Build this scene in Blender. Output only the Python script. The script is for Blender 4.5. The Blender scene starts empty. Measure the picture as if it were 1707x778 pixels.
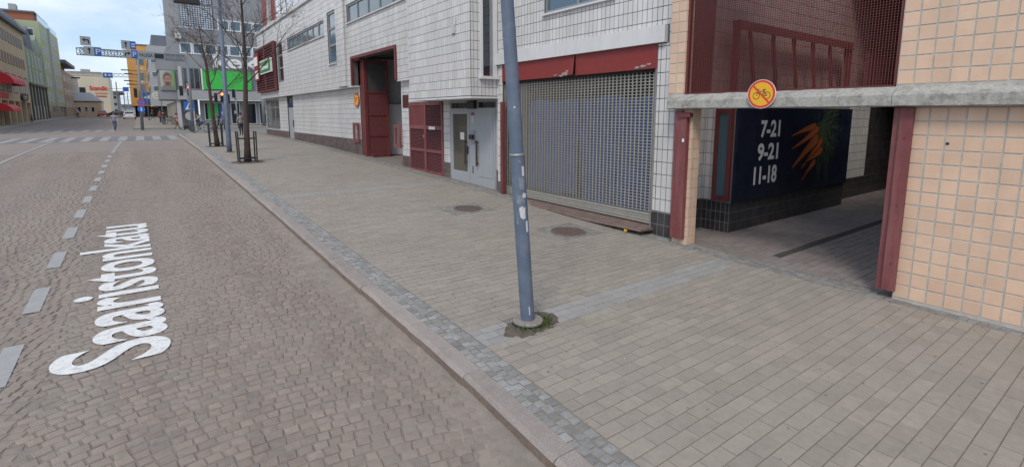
import bpy, math, random
from mathutils import Vector, Matrix
random.seed(7)
R = math.radians
S = bpy.context.scene
COL = S.collection

# ------------------------------------------------------------------ camera, world, sun, exposure
CAMH = 2.6
YAW = R(36.28); PITCH = math.atan(121 / 834)
cd = bpy.data.cameras.new('camera'); cam = bpy.data.objects.new('camera', cd); COL.objects.link(cam)
cam.location = (0, 0, CAMH)
cam.rotation_euler = (math.pi / 2 - PITCH, 0, -YAW)
cd.sensor_fit = 'HORIZONTAL'; cd.sensor_width = 36; cd.lens = 36 * 834 / 1707; cd.shift_y = -77 / 1707
cd.clip_start = .05; cd.clip_end = 3000
S.camera = cam

SUN_EL, SUN_AZ = R(48), R(232)          # azimuth measured clockwise from +Y: the light comes from behind left
w = bpy.data.worlds.new('World'); S.world = w; w.use_nodes = True
nt = w.node_tree; nt.nodes.clear()
def N(t, typ, **kw):
    n = t.nodes.new(typ)
    for k, v in kw.items(): setattr(n, k, v)
    return n
out = N(nt, 'ShaderNodeOutputWorld'); bg = N(nt, 'ShaderNodeBackground'); bg.inputs[1].default_value = .115
sky = N(nt, 'ShaderNodeTexSky', sky_type='NISHITA', sun_disc=False, sun_elevation=SUN_EL, sun_rotation=SUN_AZ)
sky.air_density = 1.0; sky.dust_density = 1.2; sky.ozone_density = 1.5
tc = N(nt, 'ShaderNodeTexCoord')
mp = N(nt, 'ShaderNodeMapping'); mp.inputs['Scale'].default_value = (1, 1, 2.6); mp.inputs['Location'].default_value = (.35, .1, .3)
nz = N(nt, 'ShaderNodeTexNoise'); nz.inputs['Scale'].default_value = 2.3; nz.inputs['Detail'].default_value = 7; nz.inputs['Roughness'].default_value = .56
rp = N(nt, 'ShaderNodeValToRGB'); rp.color_ramp.elements[0].position = .42; rp.color_ramp.elements[1].position = .68
nz2 = N(nt, 'ShaderNodeTexNoise'); nz2.inputs['Scale'].default_value = 4.5; nz2.inputs['Detail'].default_value = 6
cr = N(nt, 'ShaderNodeValToRGB')
cr.color_ramp.elements[0].position = .3; cr.color_ramp.elements[0].color = (6.4, 6.9, 7.5, 1)
cr.color_ramp.elements[1].position = .7; cr.color_ramp.elements[1].color = (10.0, 9.9, 9.8, 1)
veil = N(nt, 'ShaderNodeMix', data_type='RGBA'); veil.inputs[0].default_value = .55; veil.inputs[7].default_value = (5.0, 6.7, 9.3, 1)
mx = N(nt, 'ShaderNodeMix', data_type='RGBA')
L = nt.links.new
L(tc.outputs['Generated'], mp.inputs[0]); L(mp.outputs[0], nz.inputs[0]); L(mp.outputs[0], nz2.inputs[0])
L(nz.outputs[0], rp.inputs[0]); L(nz2.outputs[0], cr.inputs[0])
L(sky.outputs[0], veil.inputs[6]); L(veil.outputs[2], mx.inputs[6])
L(rp.outputs[0], mx.inputs[0]); L(cr.outputs[0], mx.inputs[7])
L(mx.outputs[2], bg.inputs[0]); L(bg.outputs[0], out.inputs[0])

sd = bpy.data.lights.new('sun', 'SUN'); so = bpy.data.objects.new('sun', sd); COL.objects.link(so)
sd.energy = 1.5; sd.angle = R(16); sd.color = (1, .925, .83)
dv = Vector((math.sin(SUN_AZ) * math.cos(SUN_EL), math.cos(SUN_AZ) * math.cos(SUN_EL), math.sin(SUN_EL)))
so.rotation_euler = dv.to_track_quat('Z', 'Y').to_euler(); so.location = dv * 50
S.render.engine = 'CYCLES'
S.view_settings.view_transform = 'Standard'; S.view_settings.look = 'None'
S.view_settings.exposure = 0.24; S.view_settings.gamma = 1
S.view_settings.use_curve_mapping = False

# ------------------------------------------------------------------ helpers
CF = Vector((math.sin(YAW) * math.cos(PITCH), math.cos(YAW) * math.cos(PITCH), -math.sin(PITCH)))
CR = Vector((math.cos(YAW), -math.sin(YAW), 0)); CU = CR.cross(CF)
def in_view(p, m=1.03):
    v = Vector(p) - Vector((0, 0, CAMH)); d = v.dot(CF)
    if d < .2: return 0
    x = v.dot(CR) / d * 834; y = -v.dot(CU) / d * 834
    if abs(x) > 853.5 * m or y < -312 * m or y > 466 * m: return 0
    return 1 / d ** 2

GY = [-60, 0, 4, 6, 10, 14, 17.5, 23, 31, 45, 65, 110, 160, 400]
GZ = [-.9, -.03, 0, .04, .17, .28, .37, .5, .7, .85, 1.0, 1.7, 2.1, 2.4]
def g0(y):
    if y <= GY[0]: return GZ[0]
    for i in range(len(GY) - 1):
        if y <= GY[i + 1]: return GZ[i] + (GZ[i + 1] - GZ[i]) * (y - GY[i]) / (GY[i + 1] - GY[i])
    return GZ[-1]
_gc = {}
def g(y):                                   # the height of the street, which climbs gently away
    k = round(y, 2)
    if k not in _gc: _gc[k] = sum(g0(k + t * .5) for t in range(-4, 5)) / 9
    return _gc[k]
KH = .12
def kx(y): return -.0125 * max(0.0, 5.2 - max(y, 1.0)) ** 2   # the kerb line swings out a little close by
def gs(y): return g(y) + KH                 # the height of the pavement

class MB:
    def __init__(s): s.v = []; s.f = []; s.m = []; s.t = []
    def add(s, vs, fs, m=0, t=0.0):
        b = len(s.v); s.v += [tuple(v) for v in vs]; s.f += [tuple(i + b for i in f) for f in fs]
        s.m += [m] * len(fs); s.t += [t] * len(fs); return s
    def box(s, a, b, m=0, t=0.0):
        x0, y0, z0 = [min(p, q) for p, q in zip(a, b)]; x1, y1, z1 = [max(p, q) for p, q in zip(a, b)]
        return s.add([(x0, y0, z0), (x1, y0, z0), (x1, y1, z0), (x0, y1, z0), (x0, y0, z1), (x1, y0, z1), (x1, y1, z1), (x0, y1, z1)],
                     [(0, 3, 2, 1), (4, 5, 6, 7), (0, 1, 5, 4), (1, 2, 6, 5), (2, 3, 7, 6), (3, 0, 4, 7)], m, t)
    def bbox(s, a, b, r=.01, m=0):          # box with chamfered edges
        c = [(p + q) / 2 for p, q in zip(a, b)]; h = [abs(p - q) / 2 for p, q in zip(a, b)]
        r = min(r, min(h) * .9)
        vs = []; idx = {}
        for sx in (-1, 1):
            for sy in (-1, 1):
                for sz in (-1, 1):
                    for ax in range(3):
                        p = [c[i] + (sx, sy, sz)[i] * (h[i] - (r if i != ax else 0)) for i in range(3)]
                        idx[(sx, sy, sz, ax)] = len(vs); vs.append(p)
        fs = []
        cyc = [(-1, -1), (1, -1), (1, 1), (-1, 1)]
        for ax in range(3):
            o1, o2 = (ax + 1) % 3, (ax + 2) % 3
            for sg in (-1, 1):
                f = []
                for (p, q) in cyc:
                    k = [0, 0, 0]; k[ax] = sg; k[o1] = p; k[o2] = q; f.append(idx[(*k, ax)])
                fs.append(f if sg > 0 else f[::-1])
        for ax in range(3):                 # edges parallel to ax
            o1, o2 = (ax + 1) % 3, (ax + 2) % 3
            for p in (-1, 1):
                for q in (-1, 1):
                    k0 = [0, 0, 0]; k1 = [0, 0, 0]; k0[ax] = -1; k1[ax] = 1
                    for k in (k0, k1): k[o1] = p; k[o2] = q
                    f = [idx[(*k0, o1)], idx[(*k1, o1)], idx[(*k1, o2)], idx[(*k0, o2)]]
                    fs.append(f if p * q > 0 else f[::-1])
        for sx in (-1, 1):
            for sy in (-1, 1):
                for sz in (-1, 1):
                    f = [idx[(sx, sy, sz, a)] for a in range(3)]
                    fs.append(f if sx * sy * sz > 0 else f[::-1])
        return s.add(vs, fs, m)
    def tube(s, pts, rad, n=8, m=0, cap=True):
        pts = [Vector(p) for p in pts]
        rad = rad if isinstance(rad, (list, tuple)) else [rad] * len(pts)
        rings = []; up = None
        for i, p in enumerate(pts):
            d = (pts[min(i + 1, len(pts) - 1)] - pts[max(i - 1, 0)])
            if d.length < 1e-9: d = Vector((0, 0, 1))
            d.normalize()
            if up is None: up = Vector((1, 0, 0)) if abs(d.x) < .9 else Vector((0, 1, 0))
            a = (up - d * up.dot(d))
            if a.length < 1e-6: a = d.orthogonal()
            a.normalize(); up = a; b = d.cross(a)
            rings.append([p + (a * math.cos(2 * math.pi * k / n) + b * math.sin(2 * math.pi * k / n)) * rad[i] for k in range(n)])
        vs = [v for r_ in rings for v in r_]; fs = []
        for i in range(len(pts) - 1):
            for k in range(n):
                fs.append((i * n + k, i * n + (k + 1) % n, (i + 1) * n + (k + 1) % n, (i + 1) * n + k))
        if cap:
            fs.append(tuple(range(n))[::-1]); fs.append(tuple(range((len(pts) - 1) * n, len(pts) * n)))
        return s.add(vs, fs, m)
    def bar(s, a, b, wd, th=None, m=0, up=(0, 0, 1)):
        a = Vector(a); b = Vector(b); d = (b - a).normalized(); th = th or wd
        u = Vector(up); u = u - d * u.dot(d)
        if u.length < 1e-5: u = d.orthogonal()
        u.normalize(); q = d.cross(u); vs = []
        for p in (a, b):
            for (i, j) in ((-1, -1), (1, -1), (1, 1), (-1, 1)): vs.append(p + q * i * wd / 2 + u * j * th / 2)
        return s.add(vs, [(0, 3, 2, 1), (4, 5, 6, 7), (0, 1, 5, 4), (1, 2, 6, 5), (2, 3, 7, 6), (3, 0, 4, 7)], m)
    def cyl(s, c, axis, r, h, n=20, m=0):
        c = Vector(c); a = Vector(axis).normalized(); return s.tube([c, c + a * h], r, n, m)
    def prism(s, poly, off, m=0):           # poly = world points, off = extrusion vector
        o = Vector(off); n = len(poly); P = [Vector(p) for p in poly]
        nn = sum(((P[i] - P[0]).cross(P[(i + 1) % n] - P[0]) for i in range(1, n - 1)), Vector())
        if nn.dot(o) < 0: P = P[::-1]
        vs = P + [p + o for p in P]
        fs = [tuple(range(n))[::-1], tuple(range(n, 2 * n))] + [(i, (i + 1) % n, n + (i + 1) % n, n + i) for i in range(n)]
        return s.add(vs, fs, m)
    def mesh(s, name, mats, smooth=False, center=None):
        c = center or Vector((0, 0, 0))
        me = bpy.data.meshes.new(name)
        me.from_pydata([(x - c[0], y - c[1], z - c[2]) for x, y, z in s.v], [], s.f)
        for k in (mats if isinstance(mats, (list, tuple)) else [mats]): me.materials.append(MT[k])
        if any(s.m): me.polygons.foreach_set('material_index', s.m)
        if any(s.t):
            a = me.attributes.new('tint', 'FLOAT', 'FACE'); a.data.foreach_set('value', s.t)
        if smooth: me.polygons.foreach_set('use_smooth', [True] * len(me.polygons))
        me.update(); return me
    def build(s, name, mats, parent=None, smooth=False, auto=False, **props):
        xs = list(zip(*s.v)); c = Vector([(min(q) + max(q)) / 2 for q in xs]); c.z = min(xs[2])
        me = s.mesh(name, mats, smooth, c)
        o = bpy.data.objects.new(name, me); COL.objects.link(o); o.location = c
        if auto: 
            me.polygons.foreach_set('use_smooth', [True] * len(me.polygons)); me.set_sharp_from_angle(angle=R(35))
        if parent: adopt(o, parent)
        for k, v in props.items(): o[k] = v
        return o
ABS = {}
def wloc(o):
    v = o.location.copy(); p = o.parent
    return ABS.get(o.name, v)
def adopt(o, parent):
    ABS[o.name] = o.location.copy()
    o.parent = parent; o.location = o.location - wloc(parent)
def thing(name, loc, label, cat, group=None):
    o = bpy.data.objects.new(name, None); COL.objects.link(o); o.location = loc; o.empty_display_size = .2
    ABS[o.name] = Vector(loc)
    if label: o['label'] = label; o['category'] = cat
    if group: o['group'] = group
    return o
def tag(o, label, cat, group=None):
    o['label'] = label; o['category'] = cat
    if group: o['group'] = group
    return o
def P(name, mat, parent, **k):              # short way to one box part
    boxes = k.pop('b'); m = MB()
    for q in boxes: m.box(q[0], q[1])
    return m.build(name, mat, parent, **k)

# ------------------------------------------------------------------ materials
MT = {}
def mat(name, col, rough=.8, var=.12, scale=6.0, bump=.0, bscale=60.0, dirt=None, dscale=1.5, damt=.35, tint=0.0, metal=0.0, spec=.5, streak=None, emit=None, estr=0, stretch=None, tcol=None):
    m = bpy.data.materials.new(name); m.use_nodes = True; t = m.node_tree; b = t.nodes['Principled BSDF']; L = t.links.new
    b.inputs['Roughness'].default_value = rough; b.inputs['Metallic'].default_value = metal; b.inputs['Specular IOR Level'].default_value = spec
    geo = N(t, 'ShaderNodeNewGeometry'); pos = geo.outputs['Position']
    if stretch:
        mpn = N(t, 'ShaderNodeMapping'); mpn.inputs['Scale'].default_value = stretch; L(pos, mpn.inputs[0]); pos = mpn.outputs[0]
    n1 = N(t, 'ShaderNodeTexNoise'); n1.inputs['Scale'].default_value = scale; n1.inputs['Detail'].default_value = 6; n1.inputs['Roughness'].default_value = .65; L(pos, n1.inputs[0])
    mr = N(t, 'ShaderNodeMapRange'); mr.inputs[1].default_value = .3; mr.inputs[2].default_value = .7; mr.inputs[3].default_value = 1 - var; mr.inputs[4].default_value = 1 + var
    L(n1.outputs[0], mr.inputs[0]); val = mr.outputs[0]
    base = None
    if tint or tcol:
        at = N(t, 'ShaderNodeAttribute', attribute_name='tint'); oi = N(t, 'ShaderNodeObjectInfo')
        ad = N(t, 'ShaderNodeMath', operation='ADD'); L(at.outputs['Fac'], ad.inputs[0]); L(oi.outputs['Random'], ad.inputs[1])
        fr = N(t, 'ShaderNodeMath', operation='FRACT'); L(ad.outputs[0], fr.inputs[0])
        m2 = N(t, 'ShaderNodeMapRange'); m2.inputs[3].default_value = 1 - tint; m2.inputs[4].default_value = 1 + tint; L(fr.outputs[0], m2.inputs[0])
        mu = N(t, 'ShaderNodeMath', operation='MULTIPLY'); L(val, mu.inputs[0]); L(m2.outputs[0], mu.inputs[1]); val = mu.outputs[0]
        if tcol:
            ra = N(t, 'ShaderNodeValToRGB'); els = ra.color_ramp.elements
            f7 = N(t, 'ShaderNodeMath', operation='MULTIPLY'); f7.inputs[1].default_value = 7.31; L(fr.outputs[0], f7.inputs[0])
            ff = N(t, 'ShaderNodeMath', operation='FRACT'); L(f7.outputs[0], ff.inputs[0]); L(ff.outputs[0], ra.inputs[0])
            els[0].color = (*tcol[0], 1); els[1].color = (*tcol[-1], 1)
            for i, c_ in enumerate(tcol[1:-1]):
                e = els.new((i + 1) / (len(tcol) - 1)); e.color = (*c_, 1)
            base = ra.outputs[0]
    hs = N(t, 'ShaderNodeVectorMath', operation='SCALE')
    if base: L(base, hs.inputs[0])
    else: hs.inputs[0].default_value = col
    L(val, hs.inputs['Scale']); c = hs.outputs[0]
    if dirt:
        n2 = N(t, 'ShaderNodeTexNoise'); n2.inputs['Scale'].default_value = dscale; n2.inputs['Detail'].default_value = 8; n2.inputs['Roughness'].default_value = .7; L(pos, n2.inputs[0])
        r2 = N(t, 'ShaderNodeMapRange'); r2.inputs[1].default_value = .48; r2.inputs[2].default_value = .72; r2.inputs[3].default_value = 0; r2.inputs[4].default_value = damt; L(n2.outputs[0], r2.inputs[0])
        mxn = N(t, 'ShaderNodeMix', data_type='RGBA'); L(r2.outputs[0], mxn.inputs[0]); L(c, mxn.inputs[6]); mxn.inputs[7].default_value = (*dirt, 1); c = mxn.outputs[2]
    if streak:
        sv, sc_, amt = streak; ms_ = N(t, 'ShaderNodeMapping'); ms_.inputs['Scale'].default_value = sv; L(geo.outputs['Position'], ms_.inputs[0])
        n4 = N(t, 'ShaderNodeTexNoise'); n4.inputs['Scale'].default_value = 1; n4.inputs['Detail'].default_value = 5; n4.inputs['Roughness'].default_value = .6; L(ms_.outputs[0], n4.inputs[0])
        r4 = N(t, 'ShaderNodeMapRange'); r4.inputs[1].default_value = .42; r4.inputs[2].default_value = .68; r4.inputs[3].default_value = 0; r4.inputs[4].default_value = amt; L(n4.outputs[0], r4.inputs[0])
        m4 = N(t, 'ShaderNodeMix', data_type='RGBA'); L(r4.outputs[0], m4.inputs[0]); L(c, m4.inputs[6]); m4.inputs[7].default_value = (*sc_, 1); c = m4.outputs[2]
    L(c, b.inputs['Base Color'])
    if bump:
        n3 = N(t, 'ShaderNodeTexNoise'); n3.inputs['Scale'].default_value = bscale; n3.inputs['Detail'].default_value = 4; L(pos, n3.inputs[0])
        bp = N(t, 'ShaderNodeBump'); bp.inputs['Strength'].default_value = bump; bp.inputs['Distance'].default_value = .01; L(n3.outputs[0], bp.inputs['Height']); L(bp.outputs[0], b.inputs['Normal'])
    if emit: b.inputs['Emission Color'].default_value = (*emit, 1); b.inputs['Emission Strength'].default_value = estr
    MT[name] = m; return m

mat('sett', (.2, .17, .16), .85, .16, 14, .5, 90, dirt=(.262, .222, .188), dscale=.9, damt=.75, tint=.12, streak=((1.3, .1, 1), (.30, .252, .212), .6),
    tcol=[(.222, .186, .158), (.245, .192, .158), (.208, .178, .158), (.262, .203, .165), (.226, .19, .158)])
mat('grit', (.225, .19, .16), .95, .2, 9, .6, 120, dirt=(.14, .118, .10), dscale=4, damt=.5)
mat('road_far', (.25, .2, .175), .85, .12, 5, .4, 30, dirt=(.28, .235, .2), dscale=.5, damt=.6, streak=((.9, .05, 1), (.2, .165, .15), .5))
mat('asphalt', (.2, .187, .172), .9, .12, 3, .3, 80)
mat('dust', (.262, .222, .185), .95, .18, 5, .6, 90, dirt=(.185, .155, .13), dscale=1.8, damt=.6)
mat('slab', (.297, .258, .217), .88, .1, 12, .35, 140, dirt=(.235, .205, .175), dscale=.9, damt=.6, tint=.09, streak=((.5, .5, 1), (.32, .285, .242), .45))
mat('slab_passage_shaded', (.235, .2, .185), .88, .12, 12, .35, 140, dirt=(.12, .10, .095), dscale=.9, damt=.6, tint=.1)  # darker copy of slab: the passage's shade is put into the floor colour
mat('slab_light', (.30, .288, .272), .85, .1, 12, .3, 140, dirt=(.265, .24, .21), dscale=1.5, damt=.6, tint=.07)
mat('slab_joint', (.205, .177, .15), .95, .2, 9, .4, 100)
mat('granite', (.33, .335, .34), .75, .2, 40, .5, 90, dirt=(.2, .18, .155), dscale=6, damt=.6, tint=.2, tcol=[(.255, .25, .24), (.30, .297, .285), (.215, .21, .2), (.27, .262, .245)])
mat('granite_dirty', (.25, .245, .24), .85, .2, 40, .5, 90, dirt=(.2, .178, .15), dscale=3, damt=.6, tint=.18, tcol=[(.215, .208, .195), (.25, .242, .225), (.195, .19, .178)])
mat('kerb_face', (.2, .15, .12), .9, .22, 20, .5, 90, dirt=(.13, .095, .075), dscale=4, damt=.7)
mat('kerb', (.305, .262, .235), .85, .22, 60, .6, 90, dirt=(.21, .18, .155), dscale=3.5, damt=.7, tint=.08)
mat('tile_white', (.62, .61, .60), .32, .06, 3, .05, 30, dirt=(.45, .425, .385), dscale=1.1, damt=.5, tint=.07, stretch=(1, 1, .3), streak=((2.5, 2.5, .25), (.42, .395, .36), .35))
mat('grout', (.11, .105, .10), .95, .2, 8, .3, 90)
mat('tile_dark', (.045, .042, .045), .35, .2, 6, .05, 30, dirt=(.1, .09, .085), dscale=2, damt=.4, tint=.25)
mat('tile_brown', (.11, .075, .07), .45, .2, 6, .05, 30, dirt=(.2, .18, .165), dscale=2, damt=.5, tint=.25)
mat('grout_light', (.22, .2, .18), .95, .15, 8, .3, 90)
mat('tile_peach', (.66, .46, .325), .4, .05, 4, .08, 40, dirt=(.55, .37, .25), dscale=2.2, damt=.4, tint=.06, streak=((3, 3, .35), (.54, .37, .26), .35))
mat('tile_mauve', (.34, .25, .225), .5, .1, 4, .05, 30, dirt=(.2, .13, .12), dscale=2, damt=.5, tint=.1)
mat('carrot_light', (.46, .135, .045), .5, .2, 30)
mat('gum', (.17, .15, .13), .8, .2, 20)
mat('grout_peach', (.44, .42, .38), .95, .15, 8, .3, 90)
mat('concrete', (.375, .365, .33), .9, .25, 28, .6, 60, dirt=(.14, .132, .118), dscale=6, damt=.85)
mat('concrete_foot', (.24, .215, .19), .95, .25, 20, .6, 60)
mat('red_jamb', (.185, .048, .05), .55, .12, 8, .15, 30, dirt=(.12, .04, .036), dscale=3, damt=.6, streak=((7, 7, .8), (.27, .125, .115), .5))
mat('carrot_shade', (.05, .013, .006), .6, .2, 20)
mat('red_paint', (.145, .024, .027), .5, .12, 8, .15, 30, dirt=(.09, .03, .026), dscale=3, damt=.6, streak=((6, 6, .8), (.22, .085, .08), .45))
mat('red_bright', (.22, .022, .018), .5, .1, 6, .05, 30, dirt=(.16, .03, .025), dscale=3, damt=.4)
mat('red_peel', (.35, .27, .26), .8, .2, 30)
mat('red_mesh', (.135, .03, .026), .6, .1, 6)
mat('red_dull', (.135, .034, .036), .6, .12, 6, .05, 30, dirt=(.12, .05, .045), dscale=3, damt=.4)
mat('white_panel', (.62, .615, .61), .5, .06, 3, .02, 20, dirt=(.40, .38, .36), dscale=1.4, damt=.35, stretch=(1, 1, .3))
mat('shutter_metal', (.36, .345, .30), .5, .1, 10, .05, 40, metal=.35, dirt=(.3, .26, .2), dscale=3, damt=.4)
mat('tarp', (.05, .13, .36), .55, .25, 3, .3, 8, dirt=(.13, .18, .28), dscale=2.5, damt=.4)
mat('dark', (.02, .02, .021), .9, .2, 4)
mat('dark_inside', (.06, .055, .055), .95, .2, 4)
mat('rust_plate', (.17, .115, .095), .7, .2, 6, .3, 50, dirt=(.26, .22, .19), dscale=3, damt=.5)
mat('blue_pole', (.098, .128, .182), .5, .08, 5, .1, 40, dirt=(.22, .24, .27), dscale=5, damt=.35)
mat('door_grey', (.33, .345, .36), .5, .06, 4, .05, 40, dirt=(.22, .23, .24), dscale=2, damt=.4)
mat('grey_inner', (.52, .52, .51), .6, .08, 3, dirt=(.22, .21, .2), dscale=2, damt=.4)
mat('steel', (.30, .31, .32), .45, .1, 10, metal=.5)
mat('black', (.022, .022, .024), .55, .1, 10)
mat('wood_handle', (.06, .035, .025), .6, .2, 12)
mat('white', (.75, .75, .74), .6, .05, 6)
mat('paper', (.72, .69, .6), .8, .04, 10)
mat('road_paint', (.33, .325, .315), .8, .12, 14, .3, 60, dirt=(.28, .25, .235), dscale=7, damt=.75)
mat('road_letter', (.72, .71, .69), .85, .08, 14, .4, 60, dirt=(.33, .29, .26), dscale=13, damt=.7)
mat('zebra', (.30, .288, .272), .8, .12, 14, .2, 60, dirt=(.25, .23, .21), dscale=2, damt=.7)
mat('zebra_dark', (.165, .16, .165), .8, .12, 14, .2, 60)
mat('iron', (.15, .11, .095), .7, .2, 20, .4, 60)
mat('soil', (.11, .085, .065), 1, .3, 14, .9, 60, dirt=(.2, .165, .13), dscale=6, damt=.6)
mat('grass', (.07, .11, .03), .8, .35, 20)
mat('bark', (.068, .047, .038), .95, .3, 15, .8, 50)
mat('sign_yellow', (.80, .42, .02), .4, .04, 6)
mat('sign_red', (.62, .045, .025), .4, .04, 6)
mat('sign_blue', (.03, .14, .5), .4, .04, 6)
mat('sign_white', (.72, .73, .72), .45, .04, 6)
mat('sign_grey', (.42, .43, .42), .5, .06, 6)
mat('poster', (.012, .016, .036), .35, .5, 3.0, dirt=(.03, .035, .055), dscale=5, damt=.6)
mat('carrot', (.40, .10, .03), .5, .25, 30, .3, 50, dirt=(.25, .05, .012), dscale=9, damt=.5)
mat('carrot_leaf', (.05, .082, .03), .7, .4, 18)
mat('green_sign', (.03, .22, .05), .4, .05, 6)
mat('sticker', (.55, .55, .55), .7, .15, 30)
mat('sticker_dark', (.2, .22, .25), .7, .3, 40)

def glass(name, tintc, rough=.06, base=(.02, .024, .03), spec=.8):
    m = bpy.data.materials.new(name); m.use_nodes = True; b = m.node_tree.nodes['Principled BSDF']
    b.inputs['Base Color'].default_value = (*base, 1); b.inputs['Roughness'].default_value = rough
    b.inputs['Specular IOR Level'].default_value = spec; b.inputs['Coat Weight'].default_value = .4; b.inputs['Coat Roughness'].default_value = .03
    n = N(m.node_tree, 'ShaderNodeTexNoise'); n.inputs['Scale'].default_value = 1.2; geo = N(m.node_tree, 'ShaderNodeNewGeometry')
    bp = N(m.node_tree, 'ShaderNodeBump'); bp.inputs['Strength'].default_value = .06; bp.inputs['Distance'].default_value = .05
    m.node_tree.links.new(geo.outputs['Position'], n.inputs[0]); m.node_tree.links.new(n.outputs[0], bp.inputs['Height']); m.node_tree.links.new(bp.outputs[0], b.inputs['Normal'])
    MT[name] = m
glass('glass', None)
glass('glass_blue', None, .08, (.07, .12, .15), .8)
glass('glass_sky', None, .12, (.42, .47, .52), .9)  # pale base: the reflected sky is put into the glass colour
glass('glass_door', None, .1, (.10, .09, .07), .5)
mat('window_dark', (.03, .028, .027), .35, .3, 2)
glass('glass_shop', None, .08, (.06, .065, .06), .6)

# ------------------------------------------------------------------ small pieces that are laid in great numbers
CAP = 300
def sett_mesh(name, mats, k=0, h=.04, seed=0):
    rr = random.Random(seed); m = MB()
    rings = []
    for (s_, z) in ((.5, -1), (.49, -.2), (.43, 0)):
        rings.append(([(-s_, -s_), (s_, -s_), (s_, s_), (-s_, s_)], z))
    jit = [(rr.uniform(-.05, .05), rr.uniform(-.05, .05), rr.uniform(-.1, .04)) for _ in range(4)]
    vs = []
    for ri, (cs, z) in enumerate(rings):
        for (c, j) in zip(cs, jit): vs.append((c[0] + j[0] * .9, c[1] + j[1] * .9, z * h + (j[2] * h * .4 if ri == 2 else 0)))
    vs.append((rr.uniform(-.05, .05), rr.uniform(-.05, .05), h * .06))
    fs = []
    for i in range(2):
        for q in range(4): fs.append((i * 4 + q, i * 4 + (q + 1) % 4, (i + 1) * 4 + (q + 1) % 4, (i + 1) * 4 + q))
    for q in range(4): fs.append((8 + q, 8 + (q + 1) % 4, 12))
    m.add(vs, fs); return m
def slab_mesh():
    m = MB(); b = .012; vs = []
    for (ix, z) in ((0, -.03), (0, -.004), (1, 0)):
        for (sx, sy) in ((-1, -1), (1, -1), (1, 1), (-1, 1)): vs.append((sx * (.5 - ix * .010), sy * (.5 - ix * .016), z))
    fs = []
    for i in range(2):
        for q in range(4): fs.append((i * 4 + q, i * 4 + (q + 1) % 4, (i + 1) * 4 + (q + 1) % 4, (i + 1) * 4 + q))
    fs.append((8, 9, 10, 11)); m.add(vs, fs); return m
def tile_mesh():                            # faces -X; unit size in y and z, unit relief
    m = MB(); vs = []
    for (d, s_) in ((0, .5), (-.75, .5), (-1, .482)):
        for (a, b) in ((-1, -1), (-1, 1), (1, 1), (1, -1)): vs.append((d, a * s_, b * s_))
    fs = []
    for i in range(2):
        for q in range(4): fs.append((i * 4 + q, i * 4 + (q + 1) % 4, (i + 1) * 4 + (q + 1) % 4, (i + 1) * 4 + q))
    fs.append((8, 9, 10, 11)); m.add(vs, fs); return m
class Field:
    """pieces = (variant, loc, rotz, scale, material key); the 300 that show largest become objects, the rest one mesh"""
    def __init__(s, name, variants, parent, rest): s.n = name; s.var = variants; s.p = parent; s.rest = rest; s.q = []
    def put(s, k, loc, rz, sc, mk=None): s.q.append((k, loc, rz, sc, mk))
    def done(s, mats, cap=CAP, smooth=False):
        mats = mats if isinstance(mats, list) else [mats]
        def rank(e):
            a = in_view(e[1]); return a * e[3][0] * max(e[3][1], .0) if e[3][0] > e[3][2] * .9 or e[3][0] > .03 else a * e[3][1] * e[3][2]
        order = sorted(range(len(s.q)), key=lambda i: -rank(s.q[i]))
        meshes = {}
        rest = {}
        for n_, i in enumerate(order):
            k, loc, rz, sc, mk = s.q[i]; mk = mk or mats[0]
            if n_ < cap and rank(s.q[i]) > 0:
                if (k, mk) not in meshes: meshes[(k, mk)] = s.var[k].mesh(s.n, mk, smooth)
                o = bpy.data.objects.new(s.n, meshes[(k, mk)]); COL.objects.link(o)
                o.location = loc; o.rotation_euler = (0, 0, rz); o.scale = sc; adopt(o, s.p)
            else:
                m = rest.setdefault('x', MB()); c, sn = math.cos(rz), math.sin(rz)
                vv = [((x * sc[0]) * c - (y * sc[1]) * sn + loc[0], (x * sc[0]) * sn + (y * sc[1]) * c + loc[1], z * sc[2] + loc[2]) for x, y, z in s.var[k].v]
                m.add(vv, s.var[k].f, mats.index(mk), random.random())
        for m in rest.values(): m.build(s.rest, mats, s.p, smooth, kind='stuff')

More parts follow.
